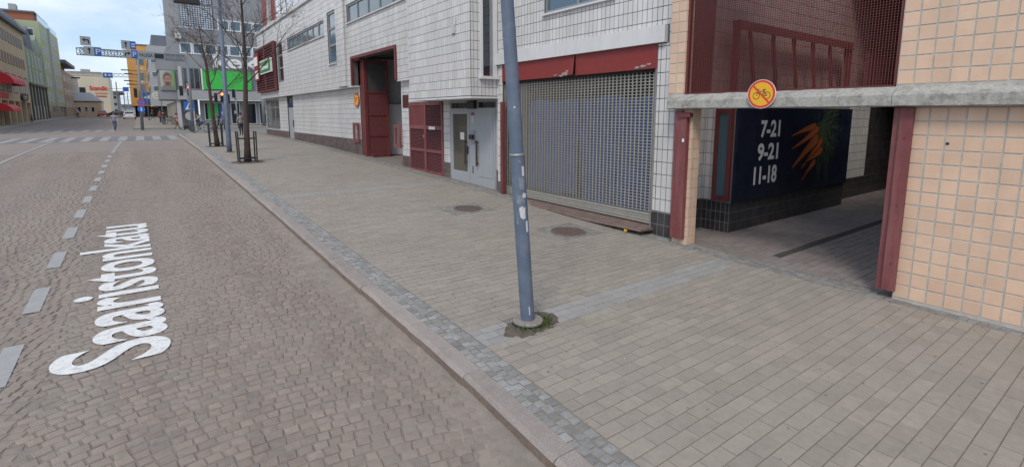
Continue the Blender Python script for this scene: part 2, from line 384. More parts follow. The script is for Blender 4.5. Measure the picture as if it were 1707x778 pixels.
# tiles on a wall with openings.  axis 'x': plane X=c facing -X, u = Y.  axis 'y': plane Y=c facing -Y, u = X
def cut(rect, holes, keep=.02):
    rs = [rect]
    for (a0, a1, b0, b1) in holes:
        nx = []
        for (u0, u1, v0, v1) in rs:
            if a0 >= u1 - 1e-6 or a1 <= u0 + 1e-6 or b0 >= v1 - 1e-6 or b1 <= v0 + 1e-6: nx.append((u0, u1, v0, v1)); continue
            if a0 > u0: nx.append((u0, a0, v0, v1))
            if a1 < u1: nx.append((a1, u1, v0, v1))
            lo, hi = max(u0, a0), min(u1, a1)
            if b0 > v0: nx.append((lo, hi, v0, b0))
            if b1 < v1: nx.append((lo, hi, b1, v1))
        rs = nx
    return [r_ for r_ in rs if r_[1] - r_[0] > keep and r_[3] - r_[2] > keep]
def tiles(field, axis, c, rect, holes, tw, th, mk, joint=.013, relief=.006, u_off=0, v_off=0):
    u0, u1, v0, v1 = rect
    iu = math.floor((u0 - u_off) / tw)
    while u_off + iu * tw < u1 - .01:
        a = max(u0, u_off + iu * tw); b = min(u1, u_off + (iu + 1) * tw); iv = math.floor((v0 - v_off) / th)
        while v_off + iv * th < v1 - .01:
            p = max(v0, v_off + iv * th); q = min(v1, v_off + (iv + 1) * th)
            if b - a > .02 and q - p > .02:
                for (x0, x1, y0, y1) in cut((a, b, p, q), holes):
                    su, sv = x1 - x0 - joint, y1 - y0 - joint
                    if su < .012 or sv < .012: continue
                    mu, mv = (x0 + x1) / 2, (y0 + y1) / 2
                    j = random.uniform(-.0015, .0015)
                    if axis == 'x': field.put(0, (c, mu, mv), 0, (relief + j, su, sv), mk)
                    elif axis == '+x': field.put(0, (c, mu, mv), math.pi, (relief + j, su, sv), mk)
                    else: field.put(0, (mu, c, mv), math.pi / 2, (relief + j, su, sv), mk)
            iv += 1
        iu += 1
def slab_wall(m, axis, c, rect, holes, thick):
    for (u0, u1, v0, v1) in cut(rect, holes, .001):
        if axis == 'x': m.box((c, u0, v0), (c + thick, u1, v1))
        else: m.box((u0, c, v0), (u1, c + thick, v1))

def text_mesh(txt, origin, U, V, wd, ht, mat_, name, parent, lift, bold=.012, depth=.0):
    cu = bpy.data.curves.new('t', 'FONT'); cu.body = txt; cu.size = 1; cu.offset = bold; cu.resolution_u = 8
    ob = bpy.data.objects.new('t', cu); COL.objects.link(ob)
    dg = bpy.context.evaluated_depsgraph_get(); me = bpy.data.meshes.new_from_object(ob.evaluated_get(dg))
    bpy.data.objects.remove(ob); xs = [v.co.x for v in me.vertices]; ys = [v.co.y for v in me.vertices]
    x0, x1, y0, y1 = min(xs), max(xs), min(ys), max(ys)
    U = Vector(U).normalized(); V = Vector(V).normalized(); O = Vector(origin); n = U.cross(V)
    m = MB()
    vs = [O + U * ((v.co.x - x0) / (x1 - x0) * wd) + V * ((v.co.y - y0) / (y1 - y0) * ht) + n * lift for v in me.vertices]
    fs = [tuple(p.vertices) for p in me.polygons]
    m.add(vs, fs); bpy.data.meshes.remove(me)
    return m, (lambda fn=None: m.build(name, mat_, parent))

# ------------------------------------------------------------------ the ground
def sheet(name, x0, x1, ys, dz, mat_, parent=None, fx=None, **props):
    m = MB(); vs = []; 
    for y in ys:
        a, b = (x0, x1) if fx is None else fx(y)
        z = g(y) + dz; vs += [(a, y, z), (b, y, z)]
    m.add(vs, [(2 * i, 2 * i + 1, 2 * i + 3, 2 * i + 2) for i in range(len(ys) - 1)])
    return m.build(name, mat_, parent, **props)
def fr(a, b, st): 
    n = max(1, int(round((b - a) / st))); return [a + (b - a) * i / n for i in range(n + 1)]
sheet('ground', -700, 700, fr(-60, 170, 2) + [200, 260, 330, 400, 700, 1200], -.07, 'asphalt', kind='structure')
KX = 2.30                                    # the face of the kerb
SETT_END = 33
road = thing('road', (-4, 20, g(20)), None, None); road['kind'] = 'structure'
sheet('bedding', -11.2, KX + .05, fr(-12, SETT_END, 1), -.009, 'grit', road)
sheet('carriageway', -11.2, KX + .05, fr(SETT_END, 62, 1), -.004, 'road_far', road)
sheet('carriageway', -11.2, -.8, fr(62, 170, 2) + [200, 300, 400], -.004, 'road_far', road)
sheet('side_street', -.8, 60, fr(49.5, 68, 1), -.008, 'asphalt', road)

def arc(x):                                  # the setts lie in shallow segmental arcs
    u = ((x + .95) / 3.2) % 1 - .5
    return .32 * (1 - (2 * u) ** 2)
setv = [sett_mesh('sett', 'sett', h=1, seed=i) for i in range(6)]
F = Field('sett', setv, road, 'sett_field')
y = .4
sp = .108
row = 0
while y < SETT_END:
    x = 2.29 + kx(y) - random.uniform(0, .04)
    xmin = max(-10.8, -.62 * y - 2.2)
    while x > xmin:
        wd = random.uniform(.094, .138)
        yy = y + arc(x) + random.uniform(-.007, .007)
        if .3 < yy < SETT_END:
            sl = (arc(x + .03) - arc(x - .03)) / .06
            sl = max(-.6, min(.6, sl))
            F.put(random.randrange(6), (x - wd / 2, yy, g(yy) + random.uniform(-.006, .004)), math.atan(sl) + random.uniform(-.05, .05), (wd - .007, sp - .007 + random.uniform(-.008, .004), .04))
        x -= wd
    y += sp; row += 1
F.done('sett')
# dusty gutter along the kerb: a low uneven drift of grit
m = MB(); ys = fr(.5, 46, .2); vs = []; rr = random.Random(3)
for y in ys:
    wdt = .36 + .16 * math.sin(y * .9) + .08 * math.sin(y * 2.3 + 1) + rr.uniform(-.05, .05) + (.25 if y > 6 else 0) * math.sin(y * .31) ** 2
    for k, (t, h) in enumerate(((0, .012), (.3, -.001), (.65, -.005), (1, -.014))): vs.append((KX + .02 + kx(y) - wdt * t * 1.25, y, g(y) + h + rr.uniform(-.006, .006)))
for i in range(len(ys) - 1):
    for k in range(3): m.f.append((i * 4 + k + 1, i * 4 + k, i * 4 + k + 4, i * 4 + k + 5)); m.m.append(0); m.t.append(0)
m.v = vs; m.build('gutter_grit', 'dust', road, True, kind='stuff')
# lane markings, a little worn
def road_quad(x0, x1, y0, y1, lift, mat_, name, slant=0):
    m = MB(); n = max(1, int((y1 - y0) / .5)); vs = []
    for i in range(n + 1):
        y = y0 + (y1 - y0) * i / n; vs += [(x0 + slant * i / n, y, g(y) + lift), (x1 + slant * i / n, y, g(y) + lift)]
    m.add(vs, [(2 * i, 2 * i + 1, 2 * i + 3, 2 * i + 2) for i in range(n)])
    return m.build(name, mat_, road)
for k in range(13):
    y0 = 4.3 + 2.075 * k
    road_quad(-1.42, -1.25, y0, y0 + 1.03, .007, 'road_paint', 'lane_dash')
road_quad(-1.38, -1.22, 31.6, 42.2, .010, 'zebra', 'lane_line', slant=.1)
road_quad(-4.85, -4.68, 12, 44.2, .010, 'zebra', 'lane_line')
for i in range(17):                          # zebra crossing nearer to us, painted white and dark in turn
    x = 2.05 - i * 1.0
    if x < -11: break
    road_quad(x - .5, x, 43.2, 49.6, .008, 'zebra', 'zebra_stripe')
    if i < 16 and x - 1 > -11.2: road_quad(x - .98, x - .52, 43.2, 49.6, .008, 'zebra_dark', 'zebra_stripe')
for i in range(9):
    x = -2.2 - i * 1.0
    road_quad(x - .5, x, 60.5, 66.5, .012, 'zebra', 'zebra_stripe')
# street name lettering lying on the setts
m, fin = text_mesh('Saaristonkatu', (.06, 6.32, 0), (-.022, 1, 0), (-1, -.022, 0), 6.98, 1.02, 'road_letter', 'street_name_lettering', road, 0, bold=.02)
m.v = [(x, y, g(y) + .010) for x, y, z in m.v]
lo = fin()

# ------------------------------------------------------------------ kerb
kerb = thing('kerb', (KX, 20, g(20)), None, None); kerb['kind'] = 'structure'
y = -.62
kl = [1.5, 1.62, 1.4, 1.3, 1.55, 1.5]
i = 0
while y < 48:
    ln = kl[i % 6] * (1 if y < 20 else 2)
    m = MB(); e = .004; x0 = KX + random.uniform(-.006, .006); w_ = .2
    n = 4; prof = [(x0, -.08), (x0 - .004, KH - .028), (x0 + .016, KH - .004), (x0 + .04, KH + .004), (x0 + w_, KH + .004), (x0 + w_, -.02)]
    vs = []
    for k in range(n + 1):
        yy = y + e + (ln - 2 * e) * k / n
        for (a, b) in prof: vs.append((a + kx(yy) + random.uniform(-.005, .005) * (a < x0 + .05), yy, g(yy) + b + random.uniform(-.003, .003)))
    q = len(prof); fs = [(k * q + j, k * q + j + 1, (k + 1) * q + j + 1, (k + 1) * q + j)[::-1] for k in range(n) for j in range(q - 1)]
    fs += [tuple(range(q)), tuple(range(n * q, n * q + q))[::-1]]
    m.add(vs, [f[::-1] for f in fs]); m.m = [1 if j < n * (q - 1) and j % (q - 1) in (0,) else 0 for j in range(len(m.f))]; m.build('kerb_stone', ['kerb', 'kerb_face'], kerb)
    y += ln; i += 1

# ------------------------------------------------------------------ pavement
pav = thing('pavement', (5.5, 20, gs(20)), None, None); pav['kind'] = 'structure'
PX0, PX1 = 2.80, 7.9
sheet('pavement_bed', KX + .02, 8.7, fr(-12, 50, 1), KH - .008, 'slab_joint', pav)
SLAB_END = 30
m = MB(); ys = fr(SLAB_END, 50, 1); vs = []
sheet('pavement_surface', PX0, PX1, ys, KH - .002, 'slab', pav)
MAN = [(6.46, 7.48, 6.98, 8.02, (6.94, 7.48)), (5.68, 6.86, 9.95, 11.0, (6.34, 10.48))]
POLE = (3.51, 4.46)
F = Field('paving_slab', [slab_mesh()], pav, 'paving_slabs')
holes = [(a, b, c, d) for a, b, c, d, e in MAN]
holes.append((3.30, 3.78, 4.22, 4.70))
holes += [(3.0, 4.1, 22.9, 24.0)]
bands = [(4.27, 4.62), (14.25, 14.68), (24.3, 24.7)]
def lay(F, X0, X1, Y0, Y1, holes, zf, light=True, mk='slab'):
    y = Y0; r_ = 0
    while y < Y1 - .02:
        xs_ = X0 + (kx(y) if light else 0); x = xs_ - (0, .14, .05, .19)[r_ % 4]
        while x + .28 <= xs_ + .02: x += .28
        while x < X1:
            a, b = max(x, xs_), min(x + .28, X1)
            for (p, q, s_, t_) in cut((a, b, y, min(y + .14, Y1)), holes, .03):
                lt = light and any(k0 - .03 < (s_ + t_) / 2 < k1 for k0, k1 in bands) and (p + q) / 2 < 7.75
                yy = (s_ + t_) / 2
                F.put(0, ((p + q) / 2, yy, zf(yy) + random.uniform(-.003, .002)), random.uniform(-.006, .006), (q - p - .010, t_ - s_ - .006, 1), 'slab_light' if lt else mk)
            x += .28
        y += .14; r_ += 1
lay(F, PX0, PX1, -1.2, SLAB_END, holes, gs)
F.done(['slab', 'slab_light'])
# granite setts: two rows beside the kerb, a strip along the facades, rings round the manholes
grv = [sett_mesh('granite_sett', 'granite', h=1, seed=20 + i) for i in range(6)]
F = Field('granite_sett', grv, pav, 'granite_setts')
for c_ in range(3):
    y = -.8 + c_ * .04
    while y < 46:
        ln = random.uniform(.085, .115); x = KX + .255 + kx(y) + c_ * .095 + random.uniform(-.012, .012)
        F.put(random.randrange(6), (x, y + ln / 2, gs(y) + random.uniform(-.004, .006)), random.uniform(-.12, .12), (.09, ln - .008, .04), 'granite')
        y += ln
y = -.6
while y < 40:
    for c_ in range(4):
        x = 7.95 + c_ * .098
        if y < 2.2 and x > 8.06: continue
        F.put(random.randrange(6), (x + random.uniform(-.012, .012), y + random.uniform(-.012, .012), gs(y) + random.uniform(-.008, .003)), random.uniform(-.25, .25), (.094, .094, .04), 'granite_dirty')
    y += .098
for (a, b, c, d, (mx_, my_)) in MAN:
    k = .082; x = a + k / 2
    while x < b:
        y = c + k / 2
        while y < d:
            if math.hypot(x - mx_, y - my_) > .375:
                an = math.atan2(y - my_, x - mx_) if math.hypot(x - mx_, y - my_) < .5 else 0
                F.put(random.randrange(6), (x, y, gs(y) + random.uniform(-.006, .002)), an + random.uniform(-.1, .1), (k * .9, k * .9, .04), 'granite_dirty')
            y += k
        x += k
for i in range(4):                            # small setts around the foot of the pole
    for j in range(4):
        x, y = 3.33 + i * .115, 4.28 + j * .115
        if math.hypot(x - POLE[0] - .02, y - POLE[1]) > .17: F.put(random.randrange(6), (x, y, gs(y) - .006), random.uniform(-.1, .1), (.1, .1, .04), 'granite_dirty')
F.done(['granite', 'granite_dirty'])
for i, (a, b, c, d, (mx_, my_)) in enumerate(MAN):
    t = thing('manhole_cover', (mx_, my_, gs(my_)), ['round rusty manhole cover nearest the steel sill of the roller shutter', 'round manhole cover farther off, left of the lamp pole'][i], 'manhole cover')
    z = gs(my_)
    m = MB(); n = 32; rg = []
    for (r_, h) in ((.36, -.02), (.36, .004), (.325, .004), (.325, -.004)): rg += [(mx_ + r_ * math.cos(2 * math.pi * k / n), my_ + r_ * math.sin(2 * math.pi * k / n), z + h + (g(my_ + r_ * math.sin(2 * math.pi * k / n)) - g(my_))) for k in range(n)]
    m.add(rg, [(q * n + k, q * n + (k + 1) % n, (q + 1) * n + (k + 1) % n, (q + 1) * n + k) for q in range(3) for k in range(n)]); m.build('ring', 'iron', t)
    m = MB(); rg = [(mx_ + .318 * math.cos(2 * math.pi * k / n), my_ + .318 * math.sin(2 * math.pi * k / n), z - .002 + (g(my_ + .318 * math.sin(2 * math.pi * k / n)) - g(my_))) for k in range(n)]
    m.add(rg, [tuple(range(n))]); 
    lid = m.build('lid', 'iron', t)
    m = MB()
    for p in range(-7, 8):
        for q in range(-7, 8):
            x, y = p * .04, q * .04
            if x * x + y * y < .3 ** 2:
                zz = z + g(my_ + y) - g(my_); m.box((mx_ + x - .012, my_ + y - .012, zz - .003), (mx_ + x + .012, my_ + y + .012, zz + .004))
    m.build('studs', 'iron', lid, kind='stuff')
# pavement beyond the side street and on the far left, with its kerbs
def far_walk(name, x0, x1, y0, y1, kx):
    m = MB(); ys = fr(y0, y1, 4)
    vs = []
    for y in ys:
        z = gs(y); vs += [(x0, y, z - .2), (x0, y, z), (x1, y, z), (x1, y, z - .2)]
    m.add(vs, [(i * 4 + k, i * 4 + k + 1, i * 4 + k + 5, i * 4 + k + 4) for i in range(len(ys) - 1) for k in range(3)] + [(0, 3, 2, 1)])
    m.v = m.v; o = m.build(name, 'slab', None, kind='structure')
    # make sure the top faces up
    me = o.data
    for p in me.polygons: pass
    return o
far_walk('far_pavement', -.75, 30, 67.5, 260, -.75)
far_walk('left_pavement', -40, -11.2, -10, 260, -11.2)
# passage floor
pas = thing('passage_floor', (12, 4, gs(4)), None, None); pas['kind'] = 'structure'
m = MB(); m.box((8.3, 2.0, -.3), (32, 9, gs(4) - .012)); m.build('floor_bed', 'slab_joint', pas)
F = Field('paving_slab', [slab_mesh()], pas, 'paving_slabs')
lay(F, 8.33, 22, 2.1, 6.35, [(8.8, 15.5, 4.06, 4.22)], lambda y: gs(4), False, 'slab_passage_shaded')
F.done(['slab_passage_shaded'], 300)
m = MB()
m.box((8.82, 4.07, gs(4) - .05), (15.48, 4.21, gs(4) - .005)); ch = m.build('drain_channel', 'dark_inside', pas)

# ------------------------------------------------------------------ things standing on the pavement close by
t = thing('lamp_pole', (POLE[0], POLE[1], gs(4.46)), 'leaning blue-grey lamp pole with torn stickers in the middle of the pavement', 'lamp pole')
b0 = Vector((POLE[0], POLE[1], gs(4.46))); dr = Vector((-.20, .14, 3.70)).normalized()
pt = lambda s_: b0 + dr * s_
m = MB(); m.tube([pt(.02), pt(.05), pt(2.0), pt(2.03), pt(9)], [.086, .083, .083, .079, .05], 28); pole = m.build('shaft', 'blue_pole', t, auto=True)
m = MB(); m.tube([b0 + Vector((0, 0, -.04)), b0 + Vector((0, 0, .05)), b0 + Vector((0, 0, .062)), b0 + Vector((0, 0, .064))], [.182, .182, .17, .09], 28); m.build('concrete_foot', 'concrete_foot', t, auto=True)
m = MB(); m.tube([b0 + Vector((0, 0, -.05)), b0 + Vector((0, 0, .036))], .1855, 28, cap=False); m.build('foot_band', 'black', t, True)
m = MB(); m.tube([pt(2.0), pt(2.035)], .0855, 28); m.build('clamp_band', 'steel', t, True)
m = MB(); m.bar(pt(8.8), pt(8.8) + Vector((-1.9, .1, .25)), .08); m.bbox(pt(8.8) + Vector((-2.6, 0, .2)), pt(8.8) + Vector((-1.8, .26, .34)), .03); m.build('luminaire', 'black', t)
def sticker(s_, ang, ww, hh, mt, jag=0):
    rr = random.Random(int(s_ * 1000)); n = 7; m = MB(); vs = []; a0 = math.atan2(-b0.y, -b0.x) + ang
    X = Vector((0, 0, 1)).cross(dr).normalized(); r_ = .0845
    for i in range(n):
        for j in range(4):
            a = a0 + (i / (n - 1) - .5) * ww / r_; sv = s_ + (j / 3 - .5) * hh
            if jag and (i in (0, n - 1) or j in (0, 3)): a += rr.uniform(-jag, jag) * 6; sv += rr.uniform(-jag, jag)
            c = pt(sv); vs.append(c + Vector((math.cos(a), math.sin(a), 0)) * r_)
    m.add(vs, [(i * 4 + j, (i + 1) * 4 + j, (i + 1) * 4 + j + 1, i * 4 + j + 1) for i in range(n - 1) for j in range(3)]); m.build('sticker', mt, t)
for args in ((1.84, .75, .035, .11, 'sticker'), (1.70, .42, .06, .13, 'sticker_dark', .012), (1.56, .75, .05, .06, 'sticker', .012), (1.36, .35, .07, .13, 'sticker', .015), (1.20, .85, .035, .13, 'sticker'), (1.27, -.5, .02, .08, 'sticker_dark'), (1.52, .1, .08, .09, 'sticker_dark', .02), (2.55, .1, .018, .022, 'sticker', .004), (.19, .35, .012, .1, 'sticker', .004), (1.95, .3, .03, .03, 'sticker_dark', .005)): sticker(*args)
# soil and weeds round its foot
m = MB(); n = 36; rr = random.Random(5); vs = [(POLE[0], POLE[1], gs(4.46) + .016)]
for k in range(n):
    a = 2 * math.pi * k / n; r1 = .3 + .09 * math.sin(a * 2 + 1) + rr.uniform(-.05, .05)
    vs.append((POLE[0] + .02 + math.cos(a) * r1 * 1.05, POLE[1] - .02 + math.sin(a) * r1, gs(4.46) + .002))
m.add(vs, [(0, 1 + k, 1 + (k + 1) % n) for k in range(n)]); m.build('soil_patch', 'soil', None, True, kind='stuff', label='dry soil and litter around the foot of the leaning lamp pole')
m = MB(); rr = random.Random(8)
for k in range(420):
    a = rr.choice([rr.gauss(-.35, .5), rr.gauss(-.35, .35), rr.gauss(-2.3, .5)]); r_ = .19 + abs(rr.gauss(0, .05))
    if a < -1.5 and rr.random() < .6: continue
    p = Vector((POLE[0] + math.cos(a) * r_, POLE[1] + math.sin(a) * r_, gs(4.46))); h = rr.uniform(.025, .085); d = Vector((rr.uniform(-.6, .6), rr.uniform(-.6, .6), 1)).normalized()
    q = Vector((rr.uniform(-1, 1), rr.uniform(-1, 1), 0)).normalized() * rr.uniform(.003, .006)
    m.add([p - q, p + q, p + d * h * .6 + q * .8 + Vector((0, 0, 0)), p + d * h + Vector((d.x, d.y, -.1)) * .02], [(0, 1, 2, 3)], 0, rr.random())
m.build('weeds', 'grass', None, kind='stuff', label='green weeds and grass tufts at the foot of the lamp pole')
m = MB()
for k in range(4):
    p = Vector((7.86 + rr.uniform(-.02, .02), 6.75 + rr.uniform(-.02, .02), gs(6.7) + .02))
    m.tube([p, p + Vector((rr.uniform(-.03, .03), rr.uniform(-.03, .03), .04))], [.012, .018], 6)
tag(m.build('dandelion', 'sign_yellow'), 'tiny yellow flower at the edge of the rusty steel sill', 'flower')

# chewing gum, grit and scraps trodden into the paving
m = MB(); rr = random.Random(21)
for k in range(230):
    x, y = rr.uniform(2.9, 7.9), rr.uniform(.6, 16); r_ = rr.uniform(.005, .014); n = 7
    m.add([(x + r_ * rr.uniform(.7, 1.1) * math.cos(2 * math.pi * i / n), y + r_ * rr.uniform(.7, 1.1) * math.sin(2 * math.pi * i / n), gs(y) + .0035) for i in range(n)], [tuple(range(n))], 0 if rr.random() < .93 else 1)
for k in range(160):
    y = rr.uniform(.8, 14); x = KX + .25 + abs(rr.gauss(0, .12)) if k % 2 else 7.93 - abs(rr.gauss(0, .1)); r_ = rr.uniform(.006, .02)
    m.add([(x, y, gs(y) + .004), (x + r_, y + rr.uniform(-r_, r_), gs(y) + .006), (x + rr.uniform(-r_, r_), y + r_, gs(y) + .012)], [(0, 1, 2)], 0)
m.build('litter', ['gum', 'sticker'], None, kind='stuff', label='gum spots and bits of litter trodden into the pavement')

# ------------------------------------------------------------------ the white tiled building
TW, TH = .125, .25
wb = thing('white_tiled_building', (8.5, 26, gs(26)), 'long white tiled building with overhanging upper storey along the right pavement', 'building')
UP = 9.05
T = Field('tile', [tile_mesh()], wb, 'tiles')
m = MB()
# facade with the roller shutter
h1 = [(6.45, 11.75, -.3, 3.98), (7.65, 9.94, 5.06, 6.6)]
slab_wall(m, 'x', 8.3, (5.95, 12.0, -.2, UP), h1, .25)
tiles(T, 'x', 8.3, (5.95, 12.0, .66, UP), h1 + [(6.2, 12.0, 3.97, 4.31)], TW, TH, 'tile_white', v_off=.16)
# upper storey left of the bay, over the big gate
h3 = [(19.04, 24.1, 3.0, 5.17), (18.0, 24.6, 6.88, 7.72), (26.3, 27.75, 5.22, 7.84), (28.35, 36.7, 6.82, 7.6), (38.3, 39.9, 4.9, 7.6)]
slab_wall(m, 'x', 8.3, (15.95, 47.2, 3.97, UP), h3, .25)
tiles(T, 'x', 8.3, (17.2, 47.2, 3.97, UP), h3 + [(40.1, 47.1, 4.35, 7.85), (24.85, 26.1, 3.97, UP)], TW, TH, 'tile_white', v_off=.22)
m.box((8.20, 24.85, 3.97), (8.298, 26.1, UP)); tiles(T, 'x', 8.2, (24.85, 26.1, 3.97, UP), [], TW, TH, 'tile_white', v_off=.22, u_off=24.85)
tiles(T, 'y', 24.85, (8.2, 8.3, 3.97, UP), [], TW, TH, 'tile_white', v_off=.22)
# the lower walls, set back
h2 = [(12.33, 15.17, -.3, 3.06), (15.62, 18.32, -.3, 3.06), (18.42, 18.94, 2.86, 3.36)]
slab_wall(m, 'x', 8.5, (11.9, 19.1, -.2, 4.05), h2, .25)
tiles(T, 'x', 8.5, (11.95, 19.1, .95, 4.0), h2, TW, TH, 'tile_white', v_off=.2)
h4 = [(37.45, 39.2, -.2, 3.9), (41.9, 46.9, 1.45, 3.8)]
slab_wall(m, 'x', 8.6, (24.1, 47.2, -.2, 4.0), h4, .25)
tiles(T, 'x', 8.6, (24.1, 47.1, 1.38, 3.97), h4, TW, TH, 'tile_white', v_off=.13)
# bay
m.box((7.4, 12.0, 3.10), (8.3, 15.95, UP + .3))
tiles(T, 'x', 7.4, (12.0, 15.95, 3.12, UP), [], TW, TH, 'tile_white', v_off=.1)
hb = [(7.72, 8.24, 3.62, 8.6)]
tiles(T, 'y', 12.0, (7.41, 8.3, 3.12, UP), hb, TW, TH, 'tile_white', v_off=.1)
m.build('wall', 'grout', wb)
T.done('tile_white')
# end wall, roof and inside, so that no light leaks through
P('roof', 'sign_grey', wb, b=[((8.25, 5.95, UP), (26, 47.2, UP + .12))])
P('end_wall', 'white_panel', wb, b=[((8.62, 47.0, .2), (26, 47.25, UP)), ((25.8, 6, 0), (26, 47.2, UP)), ((8.6, 6.5, -.1), (26, 6.6, UP))])
P('soffit', 'white_panel', wb, b=[((8.3, 24.1, 3.9), (8.6, 47.2, 3.969)), ((8.30, 17.9, 3.9), (8.5, 19.03, 3.968)), ((7.37, 11.97, 3.05), (8.32, 15.98, 3.10))])
P('floor_slab', 'dark_inside', wb, b=[((8.58, 6.61, 3.75), (25.8, 18.9, 3.9)), ((8.66, 24.3, 3.75), (25.8, 47, 3.9)), ((8.6, 18.9, 5.3), (25.8, 24.4, 5.45)), ((13.2, 18.9, .1), (13.4, 24.3, 5.3))])
for q in [((8.75, 18.95, .1), (14, 19.1, 5.3)), ((8.86, 24.12, .1), (13.2, 24.3, 5.3)), ((8.56, 11.9, -.1), (25.8, 12.1, 3.75))]: P('inner_wall', 'grey_inner', wb, b=[q])
P('gate_floor', 'grit', wb, b=[((8.5, 19.0, .1), (13.3, 24.2, gs(21.5) - .02))])
# brown tiled plinths
Tb = Field('plinth_tile', [tile_mesh()], wb, 'plinth_tiles')
tiles(Tb, 'x', 8.27, (5.95, 6.45, .1, .65), [], .165, .25, 'tile_dark', v_off=.15, u_off=5.95)
tiles(Tb, 'x', 8.47, (11.95, 19.1, .3, .95), [(12.33, 15.17, -.3, 3.06), (15.62, 18.32, -.3, 3.06)], .2, .2, 'tile_brown', v_off=.15)
tiles(Tb, 'x', 8.55, (24.1, 47.1, .45, 1.37), [(37.45, 39.2, -.2, 3.9)], .25, .15, 'tile_brown', v_off=.02)
Tb.done(['tile_brown', 'tile_dark'])
for q in [((8.27, 5.95, .05), (8.31, 6.45, .655)), ((8.47, 11.95, .1), (8.51, 12.33, .955)), ((8.47, 15.17, .1), (8.51, 15.62, .955)), ((8.47, 18.32, .1), (8.51, 19.1, .955)), ((8.55, 24.1, .2), (8.61, 37.45, 1.375)), ((8.55, 39.2, .2), (8.61, 47.1, 1.375))]: P('plinth', 'grout_light', wb, b=[q])
P('cornice', 'white_panel', wb, b=[((8.18, 15.9, UP - .02), (8.6, 47.25, UP + .2)), ((8.22, 5.95, UP), (8.6, 12, UP + .2))])

def window(parent, axis, c, u0, u1, z0, z1, nm, fmat='steel', gmat='glass', fw=.06, depth=.1, trans=None, nm_name='window'):
    """frame of bars standing in an opening; glass panes are sub-parts"""
    m = MB()
    def B(a, b, p, q, d0, d1):
        if axis == 'x': m.box((c + d0, a, p), (c + d1, b, q))
        elif axis == '+x': m.box((c - d0, a, p), (c - d1, b, q))
        else: m.box((a, c + d0, p), (b, c + d1, q))
    B(u0, u1, z0, z0 + fw, 0, depth); B(u0, u1, z1 - fw, z1, 0, depth); B(u0, u0 + fw, z0 + fw, z1 - fw, 0, depth); B(u1 - fw, u1, z0 + fw, z1 - fw, 0, depth)
    us = [u0 + (u1 - u0) * i / nm for i in range(nm + 1)]; zs = [z0] + [z0 + (z1 - z0) * t for t in (trans or [])] + [z1]
    for u in us[1:-1]: B(u - fw / 2, u + fw / 2, z0 + fw, z1 - fw, .008, depth - .01)
    for z in zs[1:-1]:
        for i in range(nm): B(us[i] + (fw if i == 0 else fw / 2), us[i + 1] - (fw if i == nm - 1 else fw / 2), z - fw / 2, z + fw / 2, .008, depth - .01)
    f = m.build(nm_name, fmat, parent)
    for i in range(nm):
        for j in range(len(zs) - 1):
            m = MB(); a, b, p, q = us[i] + .01, us[i + 1] - .01, zs[j] + .01, zs[j + 1] - .01
            if axis == 'x': m.box((c + depth * .5, a, p), (c + depth * .5 + .012, b, q))
            elif axis == '+x': m.box((c - depth * .5, a, p), (c - depth * .5 - .012, b, q))
            else: m.box((a, c + depth * .5, p), (b, c + depth * .5 + .012, q))
            m.build('pane', gmat, f)
    return f
window(wb, 'x', 8.33, 7.65, 9.94, 5.06, 6.6, 2, gmat='glass_blue', fw=.07)
window(wb, 'x', 8.33, 18.0, 24.6, 6.88, 7.72, 5, gmat='glass_blue', fw=.08)
window(wb, 'x', 8.33, 28.35, 36.7, 6.82, 7.6, 7, gmat='glass_blue', fw=.09)
window(wb, 'x', 8.33, 26.3, 27.75, 5.22, 7.84, 1, gmat='glass_blue', fw=.12, trans=[.36, .68])
window(wb, 'x', 8.33, 38.3, 39.9, 4.9, 7.6, 1, gmat='glass', fw=.12, trans=[.36, .68])
for (a, b, z) in ((7.6, 9.98, 5.06), (17.95, 24.65, 6.88), (28.3, 36.75, 6.82), (26.25, 27.8, 5.22)):
    P('window_sill', 'white_panel', wb, b=[((8.22, a, z - .05), (8.34, b, z - .004))])
# slot window in the side of the bay, with a wide white surround
m = MB()
for (a, b, p, q, d) in ((7.70, 7.78, 3.66, 8.6, .05), (8.12, 8.26, 3.66, 8.6, .05), (7.66, 8.28, 3.58, 3.66, .12)): m.box((a, 12.03 - d - .03, p), (b, 12.05, q))
sw = m.build('slot_window', 'white_panel', wb)
P('pane', 'glass', sw, b=[((7.78, 11.985, 3.66), (8.02, 11.995, 8.6))]); P('mullion', 'steel', sw, b=[((8.02, 11.97, 3.66), (8.12, 11.996, 8.6))])
# a worn bracket on the bay
P('wall_bracket', 'grey_inner', wb, b=[((7.33, 12.78, 4.88), (7.39, 12.95, 5.12)), ((7.36, 12.73, 5.15), (7.39, 12.76, 5.32)), ((7.36, 12.94, 5.18), (7.39, 12.97, 5.36))])
